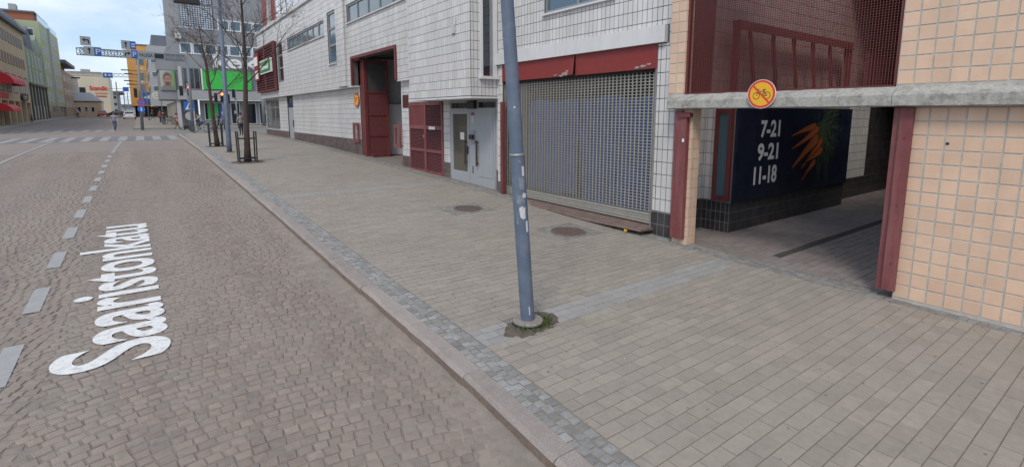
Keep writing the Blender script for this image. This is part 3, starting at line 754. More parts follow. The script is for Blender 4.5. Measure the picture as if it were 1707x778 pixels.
# the facade over the shutter
P('fascia', 'white_panel', wb, b=[((8.20, 6.24, 3.98), (8.31, 11.97, 4.30))])
m = MB(); n = 24
for (u0, u1, off) in ((6.46, 8.78, 0), (8.80, 11.74, -.012)):
    vs = []
    for k in range(n + 1):
        u = u0 + (u1 - u0) * k / n; e = max(0, 1 - abs(u - 8.8) / .35) if off else 0
        vs += [(8.285 + off, u, 3.975), (8.285 + off - .05 * e, u, 3.505 + .03 * e), (8.33, u, 3.52)]
    b = len(m.v); m.v += vs
    for k in range(n):
        for j in range(2): m.f.append((b + 3 * k + j, b + 3 * k + 3 + j, b + 3 * k + 4 + j, b + 3 * k + 1 + j)); m.m.append(0); m.t.append(0)
lint = m.build('red_lintel', 'red_bright', wb)
m = MB(); rr = random.Random(11)
for (u, z, s_) in ((9.1, 3.56, .10), (9.25, 3.53, .07), (9.0, 3.62, .06), (9.45, 3.55, .05), (6.8, 3.57, .07), (6.65, 3.6, .05), (6.95, 3.55, .05), (8.9, 3.6, .05)):
    k = 9; pts = [(8.262 if u > 8.8 else 8.279, u + s_ * 1.6 * rr.uniform(.5, 1.1) * math.cos(2 * math.pi * i / k), z + s_ * .5 * rr.uniform(.4, 1.1) * math.sin(2 * math.pi * i / k)) for i in range(k)]
    m.prism(pts, (-.003, 0, 0))
m.build('peeling_patch', 'red_peel', lint)
P('lintel_back', 'dark', wb, b=[((8.35, 6.45, 3.45), (8.5, 11.75, 3.98))])
# roller shutter of perforated links
sh = thing('roller_shutter', (8.42, 9, .3), None, None); adopt(sh, wb); ABS[sh.name] = Vector((8.42, 9, .3))
m = MB(); z = .60
while z < 3.52: m.box((8.400, 6.47, z - .0085), (8.425, 11.74, z + .0085)); z += .0635
u = 6.5
while u < 11.74: m.box((8.404, u - .0135, .58), (8.421, u + .0135, 3.5)); u += .11
m.build('grille', 'shutter_metal', sh, kind='stuff')
for k in range(4):
    m = MB(); m.bbox((8.38 - .006 * (k % 2), 6.47, .335 + k * .058), (8.43, 11.74, .335 + k * .058 + .054), .008); m.build('bottom_slat', 'shutter_metal', sh)
P('guide_rail', 'shutter_metal', sh, b=[((8.36, 6.452, .33), (8.44, 6.469, 3.5))]); P('guide_rail', 'shutter_metal', sh, b=[((8.36, 11.741, .33), (8.44, 11.749, 3.5))])
# blue sheets hung behind it, each its own thing
rr = random.Random(4)
def tarp(u0, u1, z0, z1, x, label):
    m = MB(); nu, nz_ = 40, 24; vs = []
    for i in range(nu + 1):
        for j in range(nz_ + 1):
            u = u0 + (u1 - u0) * i / nu; z = z0 + (z1 - z0) * j / nz_
            vs.append((x + .03 * math.sin(u * 9 + z) + .022 * math.sin(u * 23 + 2 * z) + .015 * math.sin(z * 7 + u * 4) + rr.uniform(-.004, .004), u, z + .03 * math.sin(u * 5) * (1 if j in (0, nz_) else 0)))
    m.add(vs, [(i * (nz_ + 1) + j, i * (nz_ + 1) + j + 1, (i + 1) * (nz_ + 1) + j + 1, (i + 1) * (nz_ + 1) + j) for i in range(nu) for j in range(nz_)])
    tag(m.build('blue_tarpaulin', 'tarp', None, True), label, 'tarpaulin')
tarp(8.9, 10.75, .62, 2.95, 8.52, 'blue sheet hanging behind the left half of the roller shutter')
tarp(7.72, 8.75, .5, 3.0, 8.53, 'narrow blue sheet behind the middle of the roller shutter')
tarp(6.46, 7.68, .5, 2.98, 8.52, 'blue sheet hanging behind the right end of the roller shutter')
P('shutter_room', 'dark_inside', wb, b=[((9.3, 6.6, .2), (9.4, 11.9, 3.75)), ((8.3, 6.455, .05), (9.4, 11.89, .249))])
# steel sill in front and the red post
m = MB(); n = 20; vs = []
for k in range(n + 1):
    u = 6.38 + (11.98 - 6.38) * k / n; s_ = max(0.0, (u - 11.2)) * .3; w_ = .015 * math.sin(u * 2.2)
    xf = 7.87 + s_ * .25
    vs += [(8.40, u, .312), (xf + .02, u, .285 + w_), (xf, u, .270 + w_), (xf + .004, u, .255 + w_), (8.4, u, .25)]
m.add(vs, [(5 * k + j, 5 * k + j + 1, 5 * k + 6 + j, 5 * k + 5 + j) for k in range(n) for j in range(4)] + [(4, 3, 2, 1, 0), tuple(5 * n + j for j in range(5))])
m.f = [f[::-1] for f in m.f]
o = m.build('steel_sill', 'rust_plate', None); tag(o, 'long rusty steel sill plate below the roller shutter', 'sill plate')
P('red_post', 'red_paint', wb, b=[((8.2, 11.62, .3), (8.29, 11.73, 2.95)), ((8.37, 6.455, .3), (8.45, 6.5, .66))])
# double door under the bay
dd = thing('double_door', (8.5, 13.7, gs(13.7)), None, None); adopt(dd, wb); ABS[dd.name] = Vector((8.5, 13.7, gs(13.7)))
zb, zt = gs(13.7) - .06, 2.72
P('door_frame', 'door_grey', dd, b=[((8.50, 12.33, .3), (8.62, 12.40, 3.06)), ((8.5, 15.10, .3), (8.62, 15.17, 3.06)), ((8.5, 12.4, 2.98), (8.62, 15.1, 3.06)), ((8.5, 12.4, zt), (8.62, 15.1, zt + .08)), ((8.5, 13.42, .3), (8.6, 13.90, zt)), ((8.5, 13.42, zt + .08), (8.6, 13.9, 2.98))])
P('transom_pane', 'glass', dd, b=[((8.56, 12.4, zt + .08), (8.57, 13.42, 2.98))]); P('transom_pane', 'glass', dd, b=[((8.56, 13.9, zt + .08), (8.57, 15.1, 2.98))])
lf = P('glazed_leaf', 'door_grey', dd, b=[((8.49, 13.905, zb), (8.55, 14.02, zt)), ((8.49, 14.95, zb), (8.55, 15.095, zt)), ((8.49, 14.02, zb), (8.55, 14.95, .74)), ((8.49, 14.02, zt - .1), (8.55, 14.95, zt))])
P('pane', 'glass_door', lf, b=[((8.515, 14.02, .74), (8.525, 14.95, zt - .1))]); P('notice', 'paper', lf, b=[((8.505, 14.24, 1.78), (8.508, 14.5, 2.02))])
m = MB(); m.box((8.40, 14.03, .98), (8.43, 14.09, 1.78)); m.box((8.43, 14.05, 1.05), (8.49, 14.075, 1.09)); m.box((8.43, 14.05, 1.7), (8.49, 14.075, 1.74)); m.build('handle', 'wood_handle', lf)
m = MB(); m.box((8.44, 13.95, 1.33), (8.49, 14.0, 1.58)); m.build('lock', 'black', lf)
rf = P('blind_leaf', 'door_grey', dd, b=[((8.49, 12.405, zb), (8.55, 13.415, zt))])
P('door_panel', 'door_grey', rf, b=[((8.475, 12.52, .66), (8.492, 13.33, zt - .12))]); P('kick_plate', 'door_grey', rf, b=[((8.48, 12.42, zb + .01), (8.492, 13.4, .6))])
m = MB(); m.box((8.40, 13.33, .98), (8.43, 13.39, 1.8)); m.box((8.43, 13.35, 1.05), (8.49, 13.375, 1.09)); m.box((8.43, 13.35, 1.7), (8.49, 13.375, 1.74)); m.build('handle', 'wood_handle', rf)
P('intercom', 'steel', dd, b=[((8.47, 13.56, 1.68), (8.499, 13.78, 2.1))]); P('intercom_hood', 'black', dd, b=[((8.40, 13.58, 1.82), (8.47, 13.8, 1.96))])
P('notice_plate', 'sign_grey', dd, b=[((8.485, 13.58, 2.32), (8.499, 13.76, 2.66))]); P('notice_strip', 'red_paint', dd, b=[((8.482, 13.58, 2.57), (8.486, 13.76, 2.66))])
P('letter_slot', 'black', dd, b=[((8.49, 13.68, .72), (8.499, 13.72, .95))])
P('lamp_box', 'black', dd, b=[((8.38, 13.45, 2.78), (8.49, 13.85, 3.03))])
P('doorstep', 'concrete', dd, b=[((8.28, 12.3, .2), (8.5, 15.2, zb - .01))])
# red louvred vent gate
vg = thing('vent_gate', (8.5, 17, gs(17)), None, None); adopt(vg, wb); ABS[vg.name] = Vector((8.5, 17, gs(17)))
P('gate_frame', 'red_jamb', vg, b=[((8.44, 15.62, .42), (8.5, 15.70, 3.05)), ((8.44, 18.22, .42), (8.5, 18.32, 3.05)), ((8.44, 15.7, 2.93), (8.5, 18.22, 3.05)), ((8.44, 15.7, .42), (8.5, 18.22, .56)), ((8.43, 16.88, .42), (8.5, 17.02, 3.05)), ((8.44, 15.7, 2.06), (8.5, 18.22, 2.2)), ((8.44, 15.7, 1.22), (8.5, 18.22, 1.34))])
P('gate_back', 'dark_inside', vg, b=[((8.52, 15.62, .4), (8.56, 18.32, 3.06))])
sl = MB(); sl.add([(0, -.5, 0), (0, .5, 0), (-.035, .5, -.03), (-.035, -.5, -.03), (.004, -.5, -.004), (.004, .5, -.004), (-.031, .5, -.036), (-.031, -.5, -.036)], [(0, 1, 2, 3), (7, 6, 5, 4), (3, 2, 6, 7), (1, 0, 4, 5), (0, 3, 7, 4), (2, 1, 5, 6)])
slm = sl.mesh('slat', 'red_dull')
for (u0, u1, z0, z1) in ((15.7, 16.88, 2.2, 2.93), (15.7, 16.88, 1.34, 2.06), (15.7, 16.88, .56, 1.22), (17.02, 18.22, 1.34, 2.06), (17.02, 18.22, .56, 1.22)):
    z = z0 + .06
    while z < z1 + .005:
        o = bpy.data.objects.new('slat', slm); COL.objects.link(o); o.location = (8.49, (u0 + u1) / 2, z); o.scale = (1, u1 - u0, 1); adopt(o, vg); z += .052
P('closed_panel', 'red_paint', vg, b=[((8.46, 17.02, 2.2), (8.49, 18.22, 2.93))])
P('gate_plate', 'sign_white', vg, b=[((8.425, 16.15, 2.06), (8.438, 16.62, 2.17))]); P('hasp', 'steel', vg, b=[((8.41, 17.0, 1.75), (8.43, 17.06, 1.86))])
m = MB()
for k in range(9): m.box((8.47, 18.44, 2.88 + k * .053), (8.5, 18.92, 2.91 + k * .053))
m.box((8.475, 18.42, 2.86), (8.52, 18.44, 3.36)); m.box((8.475, 18.92, 2.86), (8.52, 18.94, 3.36)); m.box((8.53, 18.42, 2.86), (8.56, 18.94, 3.36))
m.build('vent_grille', 'red_dull', wb)
# big gate: red surround, leaf folded inwards, inner door, guard rails
P('gate_surround', 'red_paint', wb, b=[((8.22, 18.96, 5.17), (8.33, 24.2, 5.30)), ((8.22, 18.94, 3.96), (8.33, 19.05, 5.17)), ((8.22, 24.08, 3.96), (8.33, 24.2, 5.17)), ((8.3, 23.2, 5.1), (8.6, 24.05, 5.16))])
lf = thing('gate_leaf', (9, 23.4, .6), None, None); adopt(lf, wb); ABS[lf.name] = Vector((9, 23.4, .6))
zb = gs(23.3) - .03
P('leaf_frame', 'red_paint', lf, b=[((8.52, 23.3, zb), (8.66, 23.4, 5.16)), ((9.62, 23.3, zb), (9.72, 23.4, 5.16)), ((8.66, 23.3, zb), (9.62, 23.4, zb + .16))] + [((8.66, 23.31, z), (9.62, 23.39, z + .1)) for z in (1.55, 2.55, 3.6, 5.0)])
for z0, z1, k in ((zb + .16, 1.55, 0), (1.65, 2.55, 0), (2.65, 3.6, 0), (3.7, 5.0, 1)): P('leaf_panel', ('red_dull', 'dark_inside')[k], lf, b=[((8.66, 23.34, z0), (9.62, 23.37, z1))])  # top panel: ceiling shade put into the colour along with its dark glass
lf2 = P('folded_leaf', 'red_paint', wb, b=[((8.55, 23.45, zb), (8.67, 23.55, 5.16)), ((8.56, 23.62, zb), (8.68, 23.74, 5.16)), ((8.6, 23.5, zb), (8.66, 24.0, 5.16))])
P('inner_door', 'white', wb, b=[((9.95, 23.95, .6), (11.0, 24.05, 3.1))]); P('inner_door_head', 'steel', wb, b=[((9.95, 23.9, 3.1), (11.0, 24.04, 3.2))])
for (u0, u1, x0) in ((24.15, 24.9, 8.44), (19.05, 19.65, 8.36)):
    m = MB(); m.box((x0, u0, 1.25), (x0 + .07, u0 + .14, 2.2)); m.box((x0, u1 - .14, 1.25), (x0 + .07, u1, 2.2)); m.box((x0, u0 + .14, 2.06), (x0 + .07, u1 - .14, 2.2)); m.box((x0, u0 + .14, 1.25), (x0 + .07, u1 - .14, 1.39)); m.box((x0 + .07, u0, 1.3), (x0 + .2, u0 + .06, 1.36)); m.build('guard_frame', 'red_jamb', wb)
# lower left: door and shop window
d = P('side_door', 'door_grey', wb, b=[((8.66, 37.5, .85), (8.72, 39.15, 3.1))]); P('pane', 'glass', d, b=[((8.68, 37.5, 3.18), (8.69, 39.15, 3.88))]); P('handle', 'black', d, b=[((8.6, 37.75, 1.7), (8.66, 37.8, 2.2))])
P('door_step', 'concrete', wb, b=[((8.45, 37.45, .5), (8.66, 39.2, .86))])
window(wb, 'x', 8.62, 41.9, 46.9, 1.45, 3.8, 3, gmat='glass_shop', fw=.08, trans=[.72], nm_name='shop_window')
window(wb, 'y', 47.26, 8.75, 12.5, 1.45, 3.8, 3, gmat='glass_shop', fw=.08, trans=[.72], nm_name='shop_window')
# red louvres with signs on the corner of the upper storey
lv = thing('louvre_screen', (8.2, 43.5, 4.4), None, None); adopt(lv, wb); ABS[lv.name] = Vector((8.2, 43.5, 4.4))
P('screen_frame', 'red_paint', lv, b=[((8.05, 40.1, 4.38), (8.2, 40.25, 7.85)), ((8.05, 46.95, 4.38), (8.2, 47.1, 7.85)), ((8.05, 43.4, 4.38), (8.2, 43.6, 7.85)), ((8.05, 40.25, 7.73), (8.2, 46.95, 7.85)), ((8.05, 40.25, 4.38), (8.2, 46.95, 4.5))])
P('screen_back', 'dark_inside', lv, b=[((8.22, 40.15, 4.4), (8.29, 47.05, 7.84))])
slm = MB().box((-.05, -.5, -.03), (.05, .5, .03)).mesh('slat', 'red_dull')
z = 4.62
while z < 7.7:
    for (u0, u1) in ((40.25, 43.4), (43.6, 46.95)):
        o = bpy.data.objects.new('slat', slm); COL.objects.link(o); o.location = (8.14, (u0 + u1) / 2, z); o.scale = (1, u1 - u0, 1); adopt(o, lv)
    z += .19
# roof storey of glass set back, red corner panels
gsy = thing('glass_storey', (8.9, 35, UP), None, None); adopt(gsy, wb); ABS[gsy.name] = Vector((8.9, 35, UP))
P('storey_frame', 'sign_grey', gsy, b=[((8.9, 22.0, UP + .12), (9.0, 42.5, UP + .3))] + [((8.88, 22 + k * 1.7, UP + .3), (8.92, 22.05 + k * 1.7, 12.6)) for k in range(13)] + [((8.885, 22, UP + 1.5), (8.915, 42.5, UP + 1.54)), ((8.9, 22, 12.6), (9.1, 42.5, 12.8)), ((9.02, 22, UP + .12), (24, 42.4, 12.7))])
for k in range(12): P('glass_pane', 'glass_sky', gsy, b=[((8.91, 22.06 + k * 1.7, UP + .3), (8.93, 23.69 + k * 1.7, 12.6))])
P('red_panel', 'red_bright', gsy, b=[((8.8, 45.0, UP + .12), (9.6, 47.0, 14)), ((8.95, 42.6, UP + .12), (9.4, 44.2, 14))]); P('corner_column', 'sign_grey', gsy, b=[((8.75, 44.3, UP + .12), (9.0, 44.9, 14))])

# ------------------------------------------------------------------ the peach tiled building with the passage
pb = thing('peach_tiled_building', (8.3, 2, gs(2)), 'peach square-tiled building with a concrete ledge over the dark passage', 'building')
T = Field('tile', [tile_mesh()], pb, 'tiles'); PT = .183
m = MB()
m.box((8.1, -8, -.3), (9.2, 2.22, 2.72)); m.box((8.1, -8, 2.72), (9.2, 2.43, UP)); m.box((8.1, 5.69, 2.7), (8.32, 6.02, UP)); m.box((8.1, 5.47, .05), (8.36, 5.80, 2.72))
m.box((8.1, 2.43, 6.3), (8.4, 5.69, UP))
m.build('wall', 'grout_peach', pb)
tiles(T, 'x', 8.1, (-2, 2.22, .13, 2.70), [], .18, PT, 'tile_peach', joint=.019, v_off=.135, u_off=2.22 - .18 * 40)
tiles(T, 'x', 8.1, (-2, 2.43, 2.98, 5.6), [], .18, PT, 'tile_peach', joint=.019, v_off=2.985, u_off=2.43 - .18 * 40)
tiles(T, 'x', 8.1, (5.69, 6.02, 2.98, 7), [], .165, PT, 'tile_peach', joint=.016, v_off=2.985, u_off=5.69)
tiles(T, 'y', 5.47, (8.1, 8.36, .16, 2.7), [], .13, PT, 'tile_peach', v_off=.135, u_off=8.1)
tiles(T, 'x', 8.1, (5.47, 5.80, .16, 2.7), [], .165, PT, 'tile_peach', joint=.016, v_off=.135, u_off=5.47)
tiles(T, 'y', 5.69, (8.1, 8.32, 2.98, 7), [], .11, PT, 'tile_peach', v_off=2.985, u_off=8.1)
T.done('tile_peach')
m = MB(); m.cyl((8.088, 1.83, 2.24), (1, 0, 0), .018, .004, 12); m.build('drill_hole', 'black', pb)
# concrete ledge in two casts
rr = random.Random(2)
for (y0, y1) in ((-7, 2.40), (2.408, 5.90)):
    m = MB(); n = int((y1 - y0) / .12); vs = []; prof = [(8.1, 2.70), (7.93, 2.70), (7.90, 2.715), (7.90, 2.85), (7.92, 2.868), (8.1, 2.965)]
    for k in range(n + 1):
        y = y0 + (y1 - y0) * k / n
        for j, (a, b) in enumerate(prof): vs.append((a + (rr.uniform(-.004, .004) if 0 < j < 5 else 0), y, b + rr.uniform(-.004, .004)))
    q = len(prof)
    m.add(vs, [(k * q + j, k * q + j + 1, (k + 1) * q + j + 1, (k + 1) * q + j)[::-1] for k in range(n) for j in range(q - 1)] + [tuple(range(q)), tuple(range(n * q, n * q + q))[::-1]])
    m.f = [f[::-1] for f in m.f]
    m.build('concrete_ledge', 'concrete', pb)
P('ledge_beam', 'concrete', pb, b=[((8.102, 2.2, 2.712), (8.40, 5.9, 2.95))])
# red gate channels on both sides of the passage
jr = thing('gate_channel', (8.05, 2.3, .2), None, None); adopt(jr, pb); ABS[jr.name] = Vector((8.05, 2.3, .2))
P('channel_post', 'red_jamb', jr, b=[((8.03, 2.19, .22), (8.13, 2.335, 2.69))]); P('channel_lip', 'red_jamb', jr, b=[((8.09, 2.345, .2), (8.3, 2.42, 2.69))]); P('channel_groove', 'dark', jr, b=[((8.10, 2.33, .22), (8.2, 2.35, 2.6))])
for z in (.6, 1.4, 2.3): 
    m = MB(); m.cyl((8.03, 2.26, z), (-1, 0, 0), .012, .008, 8); m.build('bolt', 'red_dull', jr)
jl = thing('gate_channel', (8.05, 5.6, .2), None, None); adopt(jl, pb); ABS[jl.name] = Vector((8.05, 5.6, .2))
P('channel_post', 'red_jamb', jl, b=[((8.0, 5.52, .27), (8.1, 5.64, 2.64))]); P('channel_lip', 'red_jamb', jl, b=[((8.02, 5.648, .27), (8.1, 5.79, 2.67))]); P('hinge_arm', 'red_dull', jl, b=[((7.97, 5.44, 2.55), (8.06, 5.7, 2.63))])
P('sticker', 'white', jl, b=[((7.996, 5.56, 2.1), (7.999, 5.60, 2.16))])
# wire screen above the ledge
ms = thing('wire_screen', (8.16, 4, 2.97), None, None); adopt(ms, pb); ABS[ms.name] = Vector((8.16, 4, 2.97))
P('screen_frame', 'red_mesh', ms, b=[((8.13, 2.43, 2.95), (8.2, 2.475, 6.3)), ((8.13, 5.645, 2.95), (8.2, 5.69, 6.3)), ((8.14, 2.475, 2.955), (8.19, 5.645, 2.99))])
m = MB(); y = 2.48; k = 0
while y < 5.65: m.box((8.160, y - .003, 2.97), (8.167, y + .003, 6.3)); y += .0352
z = 3.0
while z < 6.3: m.box((8.168, 2.45, z - .003), (8.175, 5.67, z + .003)); z += .0352
m.build('wire_mesh', 'red_mesh', ms, kind='stuff')
# inside the passage
pw = thing('passage_walls', (13, 6, .1), 'tiled walls of the dark covered passage beside the peach pillar', 'wall')
T = Field('tile', [tile_mesh()], pw, 'tiles')
m = MB(); m.box((8.3, 6.3, -.1), (9.8, 6.5, 7)); m.box((9.8, 5.64, -.1), (15.5, 6.45, 3.05)); m.box((9.8, 6.2, 3.05), (26, 6.45, 7)); m.box((15.5, 6.0, -.1), (26, 6.45, 3.05))
m.box((25.8, 1.5, -.1), (26, 6.4, 7)); m.box((9.2, 1.6, -.1), (26, 2.0, 7)); m.build('wall', 'grout_light', pw)
tiles(T, 'y', 6.3, (8.45, 9.79, .78, 7), [], TW, TH, 'tile_white', v_off=.03)
tiles(T, 'x', 9.8, (6.03, 6.3, .78, 2.75), [], TW, TH, 'tile_white', v_off=.03)
tiles(T, 'x', 9.8, (5.64, 6.3, 2.75, 3.05), [], TW, TH, 'tile_white', v_off=.03)
tiles(T, 'y', 6.0, (15.5, 18.0, .72, 3.05), [], TW, TH, 'tile_white', v_off=.22)
T.done('tile_white')
T = Field('mauve_tile', [tile_mesh()], pw, 'mauve_tiles')
tiles(T, 'y', 6.2, (9.8, 24, 3.06, 7), [], .25, TH, 'tile_mauve', v_off=.06, joint=.02)
T.done('tile_mauve')
P('upper_panel', 'red_dull', pw, b=[((8.42, 6.2, 3.0), (9.78, 6.28, 7))])
T = Field('dark_tile', [tile_mesh()], pw, 'dark_tiles')
tiles(T, 'y', 6.3, (8.45, 9.79, .12, .775), [], .1, .215, 'tile_dark', v_off=.12)
tiles(T, 'x', 9.8, (5.64, 6.3, .12, .78), [], .11, .215, 'tile_dark', v_off=.12)
tiles(T, 'y', 5.64, (9.8, 15.5, .12, .78), [], .125, .215, 'tile_dark', v_off=.12)
tiles(T, 'y', 6.0, (18.0, 24, .72, 3.05), [], .25, .25, 'tile_dark', v_off=.22)
tiles(T, 'y', 6.0, (15.5, 24, .12, .715), [], .125, .215, 'tile_dark', v_off=.12)
T.done('tile_dark')
wf = P('red_window', 'red_paint', pw, b=[((9.72, 5.64, .80), (9.80, 5.72, 2.74)), ((9.72, 5.94, .8), (9.8, 6.02, 2.74)), ((9.72, 5.72, .8), (9.8, 5.94, .9)), ((9.72, 5.72, 2.62), (9.8, 5.94, 2.74))]); P('pane', 'glass_blue', wf, b=[((9.75, 5.72, .9), (9.76, 5.94, 2.62))])
P('passage_shade_slab', 'dark_inside', pw, b=[((16, 1.5, 6.35), (26, 6.19, 6.6))])  # unseen slab added overhead and sized to set how dim the passage is
# red steel frame and lattice on the passage wall above
m = MB(); 
m.box((10.05, 5.80, 4.38), (15.8, 5.95, 4.52)); m.box((10.05, 5.78, 4.33), (15.8, 5.80, 4.37))
m.box((10.05, 5.82, 2.9), (10.15, 5.94, 4.38)); m.box((15.7, 5.82, 2.9), (15.8, 5.94, 4.38))
for k in range(6): m.bar((10.6 + k * .98, 5.88, 4.38), (10.95 + k * .98, 5.88, 2.95), .07, .06, up=(0, 1, 0))
fo = m.build('steel_frame', 'red_mesh', None); tag(fo, 'red steel frame with slanting struts seen through the wire screen', 'steel frame')
m = MB()
for k in range(14): m.box((17.0 + k * .28, 5.84, 3.1), (17.06 + k * .28, 5.88, 4.35))
for k in range(6): m.box((16.98, 5.885, 3.12 + k * .23), (20.7, 5.92, 3.18 + k * .23))
tag(m.build('red_lattice', 'red_dull'), 'red lattice grille high up behind the right end of the wire screen', 'grille')

# ------------------------------------------------------------------ poster with carrots
po = thing('poster', (12.7, 5.6, .78), 'dark navy wall poster with a bunch of carrots and opening hours', 'poster')
P('board', 'poster', po, b=[((9.84, 5.575, .775), (15.5, 5.632, 2.74))])
def ptext(t_, x, z, wd, ht):
    m, fin = text_mesh(t_, (x, 5.573, z), (1, 0, 0), (0, 0, 1), wd, ht, 'white', 'lettering', po, 0, bold=.035); fin()
ptext('7-21', 10.75, 2.10, .85, .38); ptext('9-21', 10.68, 1.60, .9, .38); ptext('11-18', 10.58, 1.08, 1.0, .40)
def carrot(x0, z0, x1, z1, r_, k):
    m = MB(); a = Vector((x0, 5.572 - k * .0012, z0)); b = Vector((x1, 5.572 - k * .0012, z1)); d = b - a; q = Vector((-d.z, 0, d.x)).normalized(); L1, L2 = [], []
    for i in range(13):
        t_ = i / 12; w_ = 1.15 * r_ * ((1 - t_) ** .8 * min(1, .35 + t_ * 7) + .03); c = a + d * t_ + q * .02 * math.sin(t_ * 3.1) * (1 if k % 2 else -1); L1.append(c + q * w_); L2.append(c - q * w_)
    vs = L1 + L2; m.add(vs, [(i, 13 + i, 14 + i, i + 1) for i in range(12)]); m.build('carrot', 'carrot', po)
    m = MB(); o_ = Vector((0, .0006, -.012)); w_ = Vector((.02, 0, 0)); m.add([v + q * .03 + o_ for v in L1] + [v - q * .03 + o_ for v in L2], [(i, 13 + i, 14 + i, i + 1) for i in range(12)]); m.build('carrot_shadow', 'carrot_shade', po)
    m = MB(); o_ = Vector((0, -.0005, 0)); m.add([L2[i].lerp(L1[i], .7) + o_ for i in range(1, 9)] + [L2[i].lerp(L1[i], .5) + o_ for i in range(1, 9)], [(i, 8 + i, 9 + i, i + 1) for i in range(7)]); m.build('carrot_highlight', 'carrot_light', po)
for k, a in enumerate(((13.4, 2.33, 12.15, 2.1, .075), (13.55, 2.27, 12.2, 1.8, .085), (13.49, 1.47, 12.83, 1.0, .075), (13.79, 1.99, 12.72, 1.3, .09), (13.55, 2.05, 12.26, 1.33, .125), (13.84, 1.74, 12.94, 1.47, .08))): carrot(*a, k)
m = MB(); rr = random.Random(6)
for k in range(110):
    a = Vector((13.55 + rr.uniform(-.1, .3), 5.5735, 2.25 + rr.uniform(-.35, .2))); p = a; an = rr.gauss(.15, .75) if k % 3 else rr.gauss(-1.2, .35); w_ = rr.uniform(.003, .008); pts = [p]
    for i in range(6):
        an += rr.uniform(-.3, .22); p = p + Vector((math.cos(an), 0, math.sin(an))) * rr.uniform(.10, .25); p.z = min(2.7, max(.82, p.z)); p.x = min(15.3, p.x); pts.append(p.copy())
    for i in range(6):
        d = pts[i + 1] - pts[i]; q = Vector((-d.z, 0, d.x)); q = q.normalized() * w_ if q.length > 1e-5 else Vector((0, 0, w_)); yo = Vector((0, -.0012 - .00001 * k, 0)); m.add([pts[i] - q + yo, pts[i + 1] - q + yo, pts[i + 1] + q + yo, pts[i] + q + yo], [(0, 1, 2, 3)])
m.build('carrot_greens', 'carrot_leaf', po, kind='stuff')

# ------------------------------------------------------------------ no-cycling sign on the ledge
def disc(m, c, r_, x, n=40, inner=0, mi=0, th=.004):
    cy, cz = c
    if inner:
        vs = [(x, cy + rr_ * math.cos(2 * math.pi * k / n), cz + rr_ * math.sin(2 * math.pi * k / n)) for rr_ in (r_, inner) for k in range(n)]
        m.add(vs, [(k, n + k, n + (k + 1) % n, (k + 1) % n) for k in range(n)], mi)
    else:
        m.prism([(x, cy + r_ * math.cos(2 * math.pi * k / n), cz + r_ * math.sin(2 * math.pi * k / n)) for k in range(n)], (th, 0, 0), mi)
bs = thing('no_cycling_sign', (7.85, 4.1, 2.69), 'round yellow sign with red ring and crossed-out bicycle fixed on the concrete ledge', 'sign')
SX, SYc, SZ, SR = 7.84, 4.10, 2.915, .215
m = MB(); disc(m, (SYc, SZ), SR + .008, SX + .003, th=.01); m.build('plate', 'sign_white', bs)
m = MB(); disc(m, (SYc, SZ), SR * .84, SX, th=.002); m.build('field', 'sign_yellow', bs)
m = MB(); disc(m, (SYc, SZ), SR, SX + .0005, inner=SR * .79); m.build('red_ring', 'sign_red', bs)
k = SR / 1.0
def sp(a, b, d=.002): return (SX - d, SYc - a * k, SZ + b * k)       # a to the right, b up
m = MB()
for (a, b) in ((-.36, -.12), (.42, -.10)):
    n = 28; vs = [sp(a + r_ * math.cos(2 * math.pi * q / n), b + r_ * math.sin(2 * math.pi * q / n)) for r_ in (.255, .215) for q in range(n)]
    m.add(vs, [(q, n + q, n + (q + 1) % n, (q + 1) % n) for q in range(n)])
def stroke(pts, w_, d=.002):
    for p, q in zip(pts[:-1], pts[1:]): 
        P0, P1 = Vector(sp(*p, d)), Vector(sp(*q, d)); m.bar(P0, P1, w_ * k, .0008, up=(1, 0, 0))
stroke([(-.36, -.12), (-.2, .27), (-.3, .33)], .045); stroke([(-.22, .2), (.2, .2)], .045); stroke([(-.22, .2), (.08, -.14), (.42, -.10)], .045); stroke([(.08, -.14), (.2, .3)], .045); stroke([(.2, .2), (.42, -.1)], .045); stroke([(.1, .31), (.32, .31)], .06); stroke([(-.3, .33), (-.18, .36)], .05)
m.build('bicycle_pictogram', 'black', bs)
m = MB(); stroke([(-.6, .58), (.58, -.6)], .13, .0035); m.build('red_slash', 'sign_red', bs)
P('bracket', 'steel', bs, b=[((7.857, 4.05, 2.72), (7.91, 4.15, 2.95))])
# small yellow sign at the big gate
gsn = thing('gate_sign', (8.53, 24.45, 2.9), 'small round yellow and red sign on the white wall left of the gate', 'sign')
SX, SYc, SZ, SR = 8.53, 24.45, 3.3, .34
m = MB(); disc(m, (SYc, SZ), SR * .86, SX, th=.03); m.build('field', 'sign_yellow', gsn)
m = MB(); disc(m, (SYc, SZ), SR, SX - .003, inner=SR * .78); m.build('red_ring', 'sign_red', gsn)
k = SR; m = MB(); stroke([(-.3, -.25), (-.3, .3)], .14, .004); stroke([(0, -.25), (0, .3), (.3, .3)], .14, .004); m.build('pictogram', 'black', gsn)
